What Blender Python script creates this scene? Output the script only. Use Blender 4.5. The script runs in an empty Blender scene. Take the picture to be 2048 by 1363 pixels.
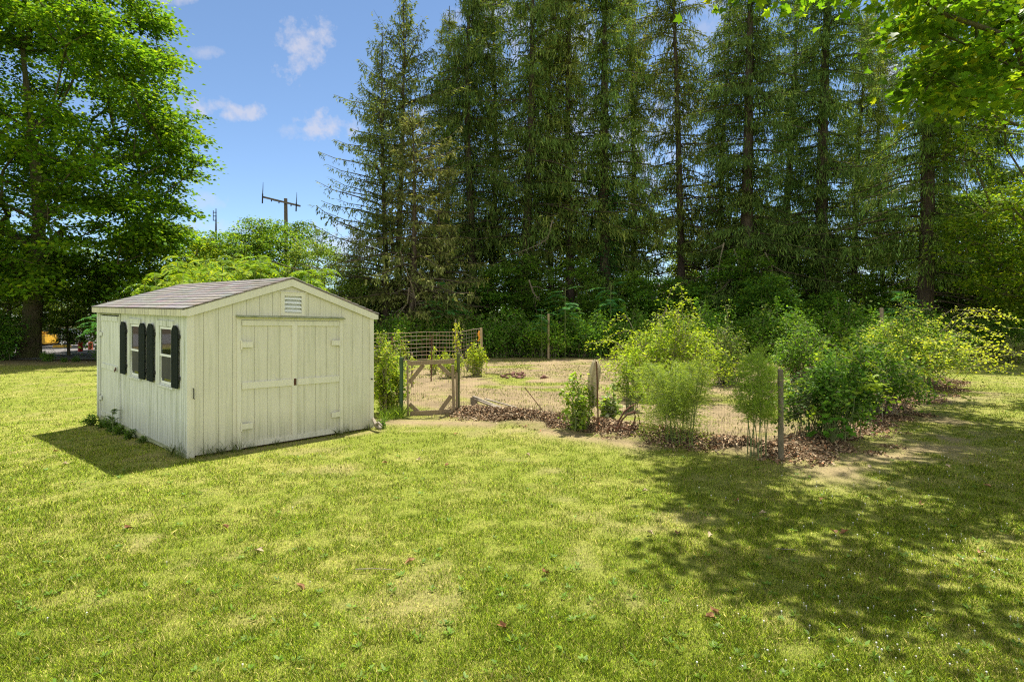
import bpy, math, random
import numpy as np
R = math.radians
sc = bpy.context.scene
col = sc.collection

# ------------------------------------------------------------------ camera
FPX, HORIZ, CAMH = 1159.25, 635.7, 2.005      # focal length and horizon of the 2048 px wide photograph
cam = bpy.data.objects.new("camera", bpy.data.cameras.new("camera"))
col.objects.link(cam)
cam.location = (0, 0, CAMH)
cam.rotation_euler = (R(90), 0, 0)
cam.data.sensor_width = 36
cam.data.lens = FPX / 2048 * 36
cam.data.shift_y = -(681.5 - HORIZ) / 2048
cam.data.clip_start = .05
cam.data.clip_end = 3000
sc.camera = cam

# ------------------------------------------------------------------ light
SUN_EL = R(67)
SUN_DIR = (.40 , .79)                          # horizontal direction towards the sun
SUN_AZ = math.atan2(SUN_DIR[0], SUN_DIR[1])    # clockwise from +Y
sun = bpy.data.objects.new("sun", bpy.data.lights.new("sun", 'SUN'))
col.objects.link(sun)
sun.data.energy = 4.6
sun.data.angle = R(.5)
sun.data.color = (1, .945, .85)
sun.rotation_euler = (R(90) - SUN_EL, 0, -SUN_AZ + math.pi)
sun.rotation_euler = (-(R(90) - SUN_EL), 0, -SUN_AZ)
sc.view_settings.view_transform = 'Standard'
sc.view_settings.look = 'None'
sc.view_settings.gamma = 1
sc.view_settings.exposure = 1.15
sc.cycles.max_bounces = 8
sc.cycles.transparent_max_bounces = 8
sc.cycles.sample_clamp_indirect = 4
sc.cycles.use_denoising = False
sc.cycles.filter_width = 1.2

world = bpy.data.worlds.new("World")
sc.world = world
world.use_nodes = True
nt = world.node_tree
for n in list(nt.nodes): nt.nodes.remove(n)
def N(nt, typ, **kw):
    n = nt.nodes.new(typ)
    for k, v in kw.items():
        if k.startswith('i_'):
            key = k[2:]
            key = int(key) if key.isdigit() else key.replace('_', ' ')
            n.inputs[key].default_value = v
        else: setattr(n, k, v)
    return n
def L(nt, a, b): nt.links.new(a, b)
def M(nt, op, a, b=None, c=None, clamp=False):
    n = nt.nodes.new('ShaderNodeMath'); n.operation = op; n.use_clamp = clamp
    for i, x in enumerate((a, b, c)):
        if x is None: continue
        if isinstance(x, (int, float)): n.inputs[i].default_value = x
        else: nt.links.new(x, n.inputs[i])
    return n.outputs[0]
sky = N(nt, 'ShaderNodeTexSky', sky_type='NISHITA', sun_disc=False, sun_elevation=SUN_EL, sun_rotation=SUN_AZ,
        air_density=.7, dust_density=.0, ozone_density=3.5, altitude=100)
out = N(nt, 'ShaderNodeOutputWorld')
bg = N(nt, 'ShaderNodeBackground', i_Strength=.105)
tc = N(nt, 'ShaderNodeTexCoord')
sep = N(nt, 'ShaderNodeSeparateXYZ'); L(nt, tc.outputs['Generated'], sep.inputs[0])
ysafe = M(nt, 'MAXIMUM', sep.outputs[1], .05)
U = M(nt, 'DIVIDE', sep.outputs[0], ysafe); V = M(nt, 'DIVIDE', sep.outputs[2], ysafe)
nz1 = N(nt, 'ShaderNodeTexNoise', i_Scale=9.0, i_Detail=7.0, i_Roughness=.6); L(nt, tc.outputs['Generated'], nz1.inputs['Vector'])
nz2 = N(nt, 'ShaderNodeTexNoise', i_Scale=38.0, i_Detail=5.0, i_Roughness=.6); L(nt, tc.outputs['Generated'], nz2.inputs['Vector'])
mask = None
# small fair-weather clouds by direction: (pixel-x, pixel-y, half width, half height, opacity)
for (cu, cv, ru, rv, op) in [(612, 95, 62, 62, .62), (412, 212, 62, 20, .6), (482, 224, 62, 20, .62), (650, 252, 62, 30, .62),
                             (590, 262, 40, 16, .3), (700, 500, 160, 62, .5), (440, 455, 110, 20, .3), (400, 400, 60, 18, .25),
                             (345, 0, 40, 14, .5), (405, 105, 40, 14, .35), (820, 250, 50, 40, .5), (990, 30, 90, 60, .5),
                             (1800, 170, 90, 60, .75), (1180, 300, 210, 130, .55), (1560, 560, 420, 110, .5), (1830, 380, 60, 30, .6),
                             (1090, 80, 160, 60, .5), (1400, 60, 120, 80, .3)]:
    cx, cz = (cu - 1024) / FPX, (HORIZ - cv) / FPX
    du = M(nt, 'DIVIDE', M(nt, 'SUBTRACT', U, cx), ru / FPX)
    dv = M(nt, 'DIVIDE', M(nt, 'SUBTRACT', V, cz), rv / FPX)
    d2 = M(nt, 'ADD', M(nt, 'MULTIPLY', du, du), M(nt, 'MULTIPLY', dv, dv))
    e = M(nt, 'SUBTRACT', 1.0, d2)
    e = M(nt, 'ADD', e, M(nt, 'MULTIPLY', M(nt, 'SUBTRACT', nz2.outputs[0], .5), 5.5))
    e = M(nt, 'MULTIPLY', M(nt, 'MULTIPLY', e, .75, clamp=True), op)
    far = M(nt, 'LESS_THAN', d2, 4.0)
    e = M(nt, 'MULTIPLY', e, far)
    mask = e if mask is None else M(nt, 'MAXIMUM', mask, e)
mask = M(nt, 'MULTIPLY', mask, M(nt, 'GREATER_THAN', sep.outputs[1], .06))
tint = N(nt, 'ShaderNodeMix', data_type='RGBA', blend_type='MULTIPLY'); tint.inputs[0].default_value = 1
L(nt, sky.outputs[0], tint.inputs[6]); tint.inputs[7].default_value = (.90, .89, .83, 1)
mx = N(nt, 'ShaderNodeMix', data_type='RGBA')
L(nt, mask, mx.inputs[0]); L(nt, tint.outputs[2], mx.inputs[6]); mx.inputs[7].default_value = (3.3, 3.2, 3.5, 1)
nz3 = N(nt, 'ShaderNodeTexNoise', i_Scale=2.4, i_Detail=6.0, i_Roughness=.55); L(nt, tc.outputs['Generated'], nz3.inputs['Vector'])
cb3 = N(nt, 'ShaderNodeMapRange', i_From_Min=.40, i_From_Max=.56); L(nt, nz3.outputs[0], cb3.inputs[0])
bh = N(nt, 'ShaderNodeMapRange', i_From_Min=.05, i_From_Max=-.25); L(nt, sep.outputs[1], bh.inputs[0])     # bright clouds added behind the camera, out of view, to fill the shade
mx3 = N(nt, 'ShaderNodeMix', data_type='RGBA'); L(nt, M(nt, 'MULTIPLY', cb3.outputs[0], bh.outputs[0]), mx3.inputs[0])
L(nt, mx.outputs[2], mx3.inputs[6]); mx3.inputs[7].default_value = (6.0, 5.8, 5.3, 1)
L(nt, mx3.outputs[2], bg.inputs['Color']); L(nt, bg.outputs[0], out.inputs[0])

# ------------------------------------------------------------------ helpers
def rs(seed): return np.random.default_rng(seed)
def tag(o, label=None, cat=None, group=None, kind=None):
    if label: o['label'] = label
    if cat: o['category'] = cat
    if group: o['group'] = group
    if kind: o['kind'] = kind
    return o
def empty(name, loc=(0, 0, 0), rz=0):
    o = bpy.data.objects.new(name, None); col.objects.link(o)
    o.location = loc; o.rotation_euler = (0, 0, rz); o.empty_display_size = .1
    return o
def copy_tree(o, parent=None):
    c = o.copy(); col.objects.link(c)
    if parent is not None: c.parent = parent
    for ch in o.children: copy_tree(ch, c)
    return c
def hsh(ix, iy, s):
    n = np.sin(ix * 127.1 + iy * 311.7 + s * 74.7) * 43758.5453
    return n - np.floor(n)
def vnoise(x, y, s=0):
    x = np.asarray(x, float); y = np.asarray(y, float)
    ix, iy = np.floor(x), np.floor(y); fx, fy = x - ix, y - iy
    fx = fx * fx * (3 - 2 * fx); fy = fy * fy * (3 - 2 * fy)
    a, b = hsh(ix, iy, s), hsh(ix + 1, iy, s); c, d = hsh(ix, iy + 1, s), hsh(ix + 1, iy + 1, s)
    return (a * (1 - fx) + b * fx) * (1 - fy) + (c * (1 - fx) + d * fx) * fy
def fbm(x, y, s=0, o=4):
    t = 0; a = .5; tot = 0
    for i in range(o):
        t = t + a * vnoise(x * 2 ** i, y * 2 ** i, s + i * 13); tot += a; a *= .5
    return t / tot
def sm(t): t = np.clip(t, 0, 1); return t * t * (3 - 2 * t)
FENCE = [(-1.16, 12.22), (1.56, 10.60), (3.93, 8.48), (6.17, 10.8), (13.8, 18.7)]
def segdist(x, y, pts):
    d = np.full(np.shape(x), 1e9)
    for (x0, y0), (x1, y1) in zip(pts[:-1], pts[1:]):
        vx, vy = x1 - x0, y1 - y0
        t = np.clip(((x - x0) * vx + (y - y0) * vy) / (vx * vx + vy * vy), 0, 1)
        d = np.minimum(d, np.hypot(x - x0 - t * vx, y - y0 - t * vy))
    return d
def gz(x, y):
    x = np.asarray(x, float); y = np.asarray(y, float)
    z = -.12 * sm((-4.8 - x) / 3) - .14 * sm((-7.2 - x) / 3)
    z = z + .03 * (fbm(x * .35, y * .35, 3, 2) - .5) * sm((np.hypot(x, y) - 2) / 4)
    d = segdist(x, y, FENCE)
    return z + .09 * np.exp(-(d / .32) ** 2)
def G(u, v, z=0.):
    Y = FPX * (CAMH - z) / (v - HORIZ)
    return ((u - 1024) / FPX * Y, Y)
def gp(u, v):
    z = 0.
    for _ in range(6):
        x, y = G(u, v, z); z = float(gz(x, y))
    return (x, y, z)
def P3(u, v, Y): return ((u - 1024) / FPX * Y, Y, CAMH + (HORIZ - v) / FPX * Y)
def inpoly(x, y, poly):
    c = np.zeros(np.shape(x), bool); n = len(poly)
    for i in range(n):
        x0, y0 = poly[i]; x1, y1 = poly[(i + 1) % n]
        cond = ((y0 > y) != (y1 > y))
        xi = (x1 - x0) * (y - y0) / ((y1 - y0) if y1 != y0 else 1e-9) + x0
        c ^= cond & (x < xi)
    return c

# ---- materials
def new_mat(name):
    m = bpy.data.materials.new(name); m.use_nodes = True
    nt = m.node_tree
    for n in list(nt.nodes): nt.nodes.remove(n)
    return m, nt, N(nt, 'ShaderNodeOutputMaterial')
def plain(name, c, rough=.7, metal=0, noise=.15, scale=12, bump=.2, stretch=(1, 1, 1), c2=None, spec=.4, amount=.5):
    m, nt, o = new_mat(name)
    b = N(nt, 'ShaderNodeBsdfPrincipled', i_Roughness=rough, i_Metallic=metal)
    b.inputs['Specular IOR Level'].default_value = spec
    tc = N(nt, 'ShaderNodeTexCoord'); mp = N(nt, 'ShaderNodeMapping'); mp.inputs['Scale'].default_value = stretch
    L(nt, tc.outputs['Object'], mp.inputs[0])
    nz = N(nt, 'ShaderNodeTexNoise', i_Scale=scale, i_Detail=6.0, i_Roughness=.65); L(nt, mp.outputs[0], nz.inputs['Vector'])
    r = N(nt, 'ShaderNodeMapRange', i_From_Min=.5 - amount * .4, i_From_Max=.5 + amount * .4); L(nt, nz.outputs[0], r.inputs[0])
    mx = N(nt, 'ShaderNodeMix', data_type='RGBA'); L(nt, r.outputs[0], mx.inputs[0])
    c2 = c2 or tuple(x * (1 - noise * 2) for x in c)
    mx.inputs[6].default_value = (*c2, 1); mx.inputs[7].default_value = (*c, 1)
    L(nt, mx.outputs[2], b.inputs['Base Color'])
    bm = N(nt, 'ShaderNodeBump', i_Strength=bump, i_Distance=.01); L(nt, nz.outputs[0], bm.inputs['Height']); L(nt, bm.outputs[0], b.inputs['Normal'])
    L(nt, b.outputs[0], o.inputs[0])
    return m
def leafmat(name, trans=.35, rough=.6, spec=.10, up=0., tboost=(1.3, 1.25, .5), vary=.25):
    m, nt, o = new_mat(name)
    at = N(nt, 'ShaderNodeAttribute', attribute_name='col')
    oi = N(nt, 'ShaderNodeObjectInfo')
    k = M(nt, 'ADD', M(nt, 'MULTIPLY', oi.outputs['Random'], vary), 1 - vary / 2)
    cm = N(nt, 'ShaderNodeMix', data_type='RGBA', blend_type='MULTIPLY'); cm.inputs[0].default_value = 1
    cb = N(nt, 'ShaderNodeCombineXYZ'); L(nt, k, cb.inputs[0]); L(nt, k, cb.inputs[1]); L(nt, k, cb.inputs[2])
    L(nt, at.outputs['Color'], cm.inputs[6]); L(nt, cb.outputs[0], cm.inputs[7])
    b = N(nt, 'ShaderNodeBsdfPrincipled', i_Roughness=rough); b.inputs['Specular IOR Level'].default_value = spec
    L(nt, cm.outputs[2], b.inputs['Base Color'])
    t = N(nt, 'ShaderNodeBsdfTranslucent')
    tm = N(nt, 'ShaderNodeMix', data_type='RGBA', blend_type='MULTIPLY'); tm.inputs[0].default_value = 1
    tm.inputs[7].default_value = (*tboost, 1); L(nt, cm.outputs[2], tm.inputs[6]); L(nt, tm.outputs[2], t.inputs['Color'])
    if up > 0:
        ge = N(nt, 'ShaderNodeNewGeometry')
        s = N(nt, 'ShaderNodeVectorMath', operation='SCALE'); s.inputs['Scale'].default_value = 1 - up; L(nt, ge.outputs['Normal'], s.inputs[0])
        a = N(nt, 'ShaderNodeVectorMath', operation='ADD'); a.inputs[1].default_value = (0, 0, up); L(nt, s.outputs[0], a.inputs[0])
        nn = N(nt, 'ShaderNodeVectorMath', operation='NORMALIZE'); L(nt, a.outputs[0], nn.inputs[0])
        L(nt, nn.outputs[0], b.inputs['Normal']); L(nt, nn.outputs[0], t.inputs['Normal'])
    mx = N(nt, 'ShaderNodeMixShader', i_0=trans); L(nt, b.outputs[0], mx.inputs[1]); L(nt, t.outputs[0], mx.inputs[2])
    L(nt, mx.outputs[0], o.inputs[0])
    return m
def barkmat(name, c, c2, moss=None, scale=7):
    m, nt, o = new_mat(name)
    b = N(nt, 'ShaderNodeBsdfPrincipled', i_Roughness=.9); b.inputs['Specular IOR Level'].default_value = .15
    tc = N(nt, 'ShaderNodeTexCoord'); mp = N(nt, 'ShaderNodeMapping'); mp.inputs['Scale'].default_value = (1, 1, .16)
    L(nt, tc.outputs['Object'], mp.inputs[0])
    nz = N(nt, 'ShaderNodeTexNoise', i_Scale=scale * 2.2, i_Detail=7.0, i_Roughness=.7); L(nt, mp.outputs[0], nz.inputs['Vector'])
    r = N(nt, 'ShaderNodeMapRange', i_From_Min=.35, i_From_Max=.65); L(nt, nz.outputs[0], r.inputs[0])
    mx = N(nt, 'ShaderNodeMix', data_type='RGBA'); L(nt, r.outputs[0], mx.inputs[0])
    mx.inputs[6].default_value = (*c2, 1); mx.inputs[7].default_value = (*c, 1)
    last = mx.outputs[2]
    if moss:
        n2 = N(nt, 'ShaderNodeTexNoise', i_Scale=1.6, i_Detail=4.0); L(nt, tc.outputs['Object'], n2.inputs['Vector'])
        r2 = N(nt, 'ShaderNodeMapRange', i_From_Min=.4, i_From_Max=.62); L(nt, n2.outputs[0], r2.inputs[0])
        m2 = N(nt, 'ShaderNodeMix', data_type='RGBA'); L(nt, M(nt, 'MULTIPLY', r2.outputs[0], .75), m2.inputs[0])
        L(nt, last, m2.inputs[6]); m2.inputs[7].default_value = (*moss, 1); last = m2.outputs[2]
    L(nt, last, b.inputs['Base Color'])
    bm = N(nt, 'ShaderNodeBump', i_Strength=.9, i_Distance=.05); L(nt, nz.outputs[0], bm.inputs['Height']); L(nt, bm.outputs[0], b.inputs['Normal'])
    L(nt, b.outputs[0], o.inputs[0])
    return m
def paintmat(name, base, dirt, streak=0., grime=.5, green=(.22, .25, .12)):
    """old house paint: faint blotches, vertical run marks, dirty splash zone along the bottom"""
    m, nt, o = new_mat(name)
    b = N(nt, 'ShaderNodeBsdfPrincipled', i_Roughness=.62); b.inputs['Specular IOR Level'].default_value = .3
    tc = N(nt, 'ShaderNodeTexCoord')
    n1 = N(nt, 'ShaderNodeTexNoise', i_Scale=2.2, i_Detail=7.0, i_Roughness=.62); L(nt, tc.outputs['Object'], n1.inputs['Vector'])
    r1 = N(nt, 'ShaderNodeMapRange', i_From_Min=.42, i_From_Max=.75); L(nt, n1.outputs[0], r1.inputs[0])
    mp = N(nt, 'ShaderNodeMapping'); mp.inputs['Scale'].default_value = (14, 14, .55); L(nt, tc.outputs['Object'], mp.inputs[0])
    n2 = N(nt, 'ShaderNodeTexNoise', i_Scale=1.6, i_Detail=6.0, i_Roughness=.7); L(nt, mp.outputs[0], n2.inputs['Vector'])
    r2 = N(nt, 'ShaderNodeMapRange', i_From_Min=.47, i_From_Max=.72); L(nt, n2.outputs[0], r2.inputs[0])
    n3 = N(nt, 'ShaderNodeTexNoise', i_Scale=30.0, i_Detail=4.0, i_Roughness=.7); L(nt, tc.outputs['Object'], n3.inputs['Vector'])
    r3 = N(nt, 'ShaderNodeMapRange', i_From_Min=.62, i_From_Max=.72); L(nt, n3.outputs[0], r3.inputs[0])
    sp = N(nt, 'ShaderNodeSeparateXYZ'); L(nt, tc.outputs['Object'], sp.inputs[0])
    low = N(nt, 'ShaderNodeMapRange', i_From_Min=.55, i_From_Max=.0); L(nt, sp.outputs[2], low.inputs[0])
    lowm = M(nt, 'MULTIPLY', low.outputs[0], M(nt, 'ADD', M(nt, 'MULTIPLY', n2.outputs[0], 1.3), -.25), clamp=True)
    a = N(nt, 'ShaderNodeMix', data_type='RGBA'); L(nt, M(nt, 'MULTIPLY', r1.outputs[0], .35), a.inputs[0])
    a.inputs[6].default_value = (*base, 1); a.inputs[7].default_value = (*dirt, 1)
    c = N(nt, 'ShaderNodeMix', data_type='RGBA'); L(nt, M(nt, 'MULTIPLY', r2.outputs[0], streak), c.inputs[0])
    L(nt, a.outputs[2], c.inputs[6]); c.inputs[7].default_value = (*green, 1)
    d = N(nt, 'ShaderNodeMix', data_type='RGBA'); L(nt, M(nt, 'MULTIPLY', lowm, grime), d.inputs[0])
    L(nt, c.outputs[2], d.inputs[6]); d.inputs[7].default_value = (.17, .17, .1, 1)
    e = N(nt, 'ShaderNodeMix', data_type='RGBA'); L(nt, M(nt, 'MULTIPLY', r3.outputs[0], .22), e.inputs[0])
    L(nt, d.outputs[2], e.inputs[6]); e.inputs[7].default_value = (.3, .29, .22, 1)
    L(nt, e.outputs[2], b.inputs['Base Color'])
    bm = N(nt, 'ShaderNodeBump', i_Strength=.25, i_Distance=.004); L(nt, n2.outputs[0], bm.inputs['Height']); L(nt, bm.outputs[0], b.inputs['Normal'])
    L(nt, b.outputs[0], o.inputs[0])
    return m
def attrmat(name, rough=.9, fine=.35, scale=40, bump=.5, spec=.15):
    m, nt, o = new_mat(name)
    b = N(nt, 'ShaderNodeBsdfPrincipled', i_Roughness=rough); b.inputs['Specular IOR Level'].default_value = spec
    at = N(nt, 'ShaderNodeAttribute', attribute_name='col'); tc = N(nt, 'ShaderNodeTexCoord')
    nz = N(nt, 'ShaderNodeTexNoise', i_Scale=scale, i_Detail=8.0, i_Roughness=.75); L(nt, tc.outputs['Object'], nz.inputs['Vector'])
    r = N(nt, 'ShaderNodeMapRange', i_From_Min=.3, i_From_Max=.7, i_To_Min=1 - fine, i_To_Max=1 + fine); L(nt, nz.outputs[0], r.inputs[0])
    cb = N(nt, 'ShaderNodeCombineXYZ'); [L(nt, r.outputs[0], cb.inputs[i]) for i in range(3)]
    mx = N(nt, 'ShaderNodeMix', data_type='RGBA', blend_type='MULTIPLY'); mx.inputs[0].default_value = 1
    L(nt, at.outputs['Color'], mx.inputs[6]); L(nt, cb.outputs[0], mx.inputs[7]); L(nt, mx.outputs[2], b.inputs['Base Color'])
    bm = N(nt, 'ShaderNodeBump', i_Strength=bump, i_Distance=.03); L(nt, nz.outputs[0], bm.inputs['Height']); L(nt, bm.outputs[0], b.inputs['Normal'])
    L(nt, b.outputs[0], o.inputs[0])
    return m

MAT = dict(
    paint=paintmat('cream_paint', (.69, .66, .54), (.56, .53, .42), .34, .9),
    paint_side=paintmat('weathered_cream_paint', (.70, .72, .66), (.55, .57, .49), 1.0, 1.0, green=(.24, .27, .13)),
    paint_trim=paintmat('trim_paint', (.73, .70, .585), (.62, .59, .48), .22, .5),
    white=paintmat('window_paint', (.80, .82, .78), (.68, .70, .64), .12, .0),
    rot=paintmat('rotten_fascia_paint', (.70, .67, .48), (.2, .18, .12), .95, 0, (.07, .06, .035)),
    moss=plain('mossy_wood', (.42, .43, .28), .9, c2=(.16, .19, .07), scale=9, stretch=(1, 1, 4)),
    shutter=plain('black_green_shutter', (.014, .021, .016), .8, noise=.2, scale=20, spec=.12),
    black=plain('black_iron', (.012, .012, .012), .5, spec=.5),
    rust=plain('rusted_steel', (.16, .07, .035), .9, c2=(.06, .03, .02), scale=30),
    rustwire=plain('rusted_wire', (.42, .27, .16), .8, c2=(.34, .31, .27), scale=4, amount=.3),
    wire=plain('dark_fence_wire', (.05, .045, .04), .6, c2=(.11, .075, .05), scale=3),
    wood=plain('weathered_wood', (.31, .235, .145), .9, c2=(.16, .12, .075), scale=8, stretch=(6, 6, 1), bump=.6),
    wood2=plain('grey_driftwood', (.32, .275, .205), .9, c2=(.16, .135, .10), scale=14, bump=.6),
    woodtan=plain('tan_stake_wood', (.46, .36, .22), .9, c2=(.3, .23, .14), scale=8, stretch=(6, 6, 1)),
    postgreen=plain('green_metal_post', (.05, .105, .045), .7, c2=(.03, .06, .02), scale=6),
    postmoss=plain('mossy_post', (.13, .14, .055), .9, c2=(.05, .065, .02), scale=12, bump=.6),
    postgrey=plain('grey_bark_post', (.20, .17, .12), .95, c2=(.09, .085, .05), scale=16, stretch=(1, 1, .4), bump=.8),
    burlap=plain('burlap', (.62, .51, .32), .95, c2=(.32, .27, .16), scale=60, bump=.6),
    brick=plain('old_brick', (.20, .085, .055), .95, c2=(.10, .055, .04), scale=12, bump=.5),
    red=plain('red_plastic', (.62, .03, .02), .45, noise=.1),
    orange=plain('faded_red_plastic', (.6, .12, .05), .5, noise=.1),
    yellow=plain('yellow_machine_paint', (.75, .42, .02), .5, noise=.15, scale=3),
    silver=plain('silver_car_paint', (.5, .5, .52), .3, metal=.4, noise=.05, bump=.0),
    rubber=plain('tyre_rubber', (.02, .02, .02), .85),
    darkglass=plain('dark_car_glass', (.02, .025, .03), .08, noise=0, bump=0, spec=.6),
    polewood=plain('utility_pole_wood', (.21, .17, .13), .9, c2=(.12, .10, .08), scale=5, stretch=(4, 4, .5)),
    asphalt=plain('sunlit_asphalt', (.17, .155, .15), .95, c2=(.13, .12, .115), scale=1.2, bump=.1),
    interior=plain('bare_stud_wood', (.14, .09, .05), .9, noise=.2),
    flag=plain('orange_yellow_ribbon', (.8, .35, .03), .8, noise=.1),
    leaf=leafmat('foliage', .48, up=.15, tboost=(1.45, 1.3, .45)),
    leaf_near=leafmat('broad_leaf', .48, rough=.5, spec=.2, vary=0),
    needle=leafmat('conifer_needles', .34, rough=.8, spec=.04, tboost=(1.25, 1.15, .6), up=.2, vary=.35),
    grass=leafmat('grass_blades', .25, rough=.7, spec=.06, up=.72, tboost=(1.1, 1.1, .6), vary=0),
    dry=attrmat('dry_leaves', .85, .15, 60, .1),
    flower=plain('clover_white', (.78, .76, .68), .8, noise=.1),
    ground=attrmat('ground_soil_and_thatch', .95, .45, 28, .6),
    bark_spruce=barkmat('spruce_bark', (.135, .105, .075), (.035, .028, .022)),
    bark_maple=barkmat('maple_bark', (.17, .14, .09), (.05, .042, .026), moss=(.10, .115, .035)),
    twig=plain('grey_twigs', (.34, .29, .22), .9, c2=(.18, .14, .10), scale=5),
    stem=plain('green_stems', (.20, .24, .08), .8, c2=(.12, .16, .05), scale=5),
)
def shinglemat():
    m, nt, o = new_mat('asphalt_shingle')
    b = N(nt, 'ShaderNodeBsdfPrincipled', i_Roughness=.95); b.inputs['Specular IOR Level'].default_value = .2
    at = N(nt, 'ShaderNodeAttribute', attribute_name='col'); tc = N(nt, 'ShaderNodeTexCoord')
    nz = N(nt, 'ShaderNodeTexNoise', i_Scale=120.0, i_Detail=3.0); L(nt, tc.outputs['Object'], nz.inputs['Vector'])
    n2 = N(nt, 'ShaderNodeTexNoise', i_Scale=1.7, i_Detail=4.0); L(nt, tc.outputs['Object'], n2.inputs['Vector'])
    r = M(nt, 'ADD', M(nt, 'MULTIPLY', nz.outputs[0], .7), M(nt, 'ADD', M(nt, 'MULTIPLY', n2.outputs[0], .5), .4))
    cb = N(nt, 'ShaderNodeCombineXYZ'); [L(nt, r, cb.inputs[i]) for i in range(3)]
    mx = N(nt, 'ShaderNodeMix', data_type='RGBA', blend_type='MULTIPLY'); mx.inputs[0].default_value = 1
    L(nt, at.outputs['Color'], mx.inputs[6]); L(nt, cb.outputs[0], mx.inputs[7]); L(nt, mx.outputs[2], b.inputs['Base Color'])
    bm = N(nt, 'ShaderNodeBump', i_Strength=.4, i_Distance=.003); L(nt, nz.outputs[0], bm.inputs['Height']); L(nt, bm.outputs[0], b.inputs['Normal'])
    L(nt, b.outputs[0], o.inputs[0]); return m
MAT['shingle'] = shinglemat()
def glassmat():
    m, nt, o = new_mat('window_glass')
    fr = N(nt, 'ShaderNodeFresnel', i_IOR=1.5)
    gl = N(nt, 'ShaderNodeBsdfGlossy', i_Roughness=.03); tr = N(nt, 'ShaderNodeBsdfTransparent'); tr.inputs[0].default_value = (.5, .54, .52, 1)
    mx = N(nt, 'ShaderNodeMixShader'); L(nt, M(nt, 'MULTIPLY', fr.outputs[0], .7, clamp=True), mx.inputs[0])
    L(nt, tr.outputs[0], mx.inputs[1]); L(nt, gl.outputs[0], mx.inputs[2]); L(nt, mx.outputs[0], o.inputs[0]); return m
MAT['glass'] = glassmat()
MAT['screen'] = plain('dusty_insect_screen', (.075, .075, .06), .9, c2=(.05, .05, .042), scale=3)

# ---- mesh builders
def np_mesh(name, V, F, mat, parent=None, C=None, link=True, smooth=False):
    """V (n,3), F list of (m,k) index arrays; one mesh object"""
    V = np.asarray(V, np.float32)
    if not isinstance(F, list): F = [F]
    F = [np.asarray(f, np.int32) for f in F if len(f)]
    me = bpy.data.meshes.new(name)
    me.vertices.add(len(V)); me.vertices.foreach_set('co', V.ravel())
    loops = np.concatenate([f.ravel() for f in F]); tot = np.concatenate([np.full(len(f), f.shape[1], np.int32) for f in F])
    st = np.concatenate([[0], np.cumsum(tot)[:-1]]).astype(np.int32)
    me.loops.add(len(loops)); me.loops.foreach_set('vertex_index', loops)
    me.polygons.add(len(tot)); me.polygons.foreach_set('loop_start', st); me.polygons.foreach_set('loop_total', tot)
    if smooth: me.polygons.foreach_set('use_smooth', np.ones(len(tot), bool))
    me.update(calc_edges=True)
    if C is not None:
        a = me.color_attributes.new('col', 'FLOAT_COLOR', 'POINT')
        c4 = np.ones((len(V), 4), np.float32); c4[:, :3] = C; a.data.foreach_set('color', c4.ravel())
    me.materials.append(mat)
    o = bpy.data.objects.new(name, me)
    if link: col.objects.link(o)
    if parent is not None: o.parent = parent
    return o
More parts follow.
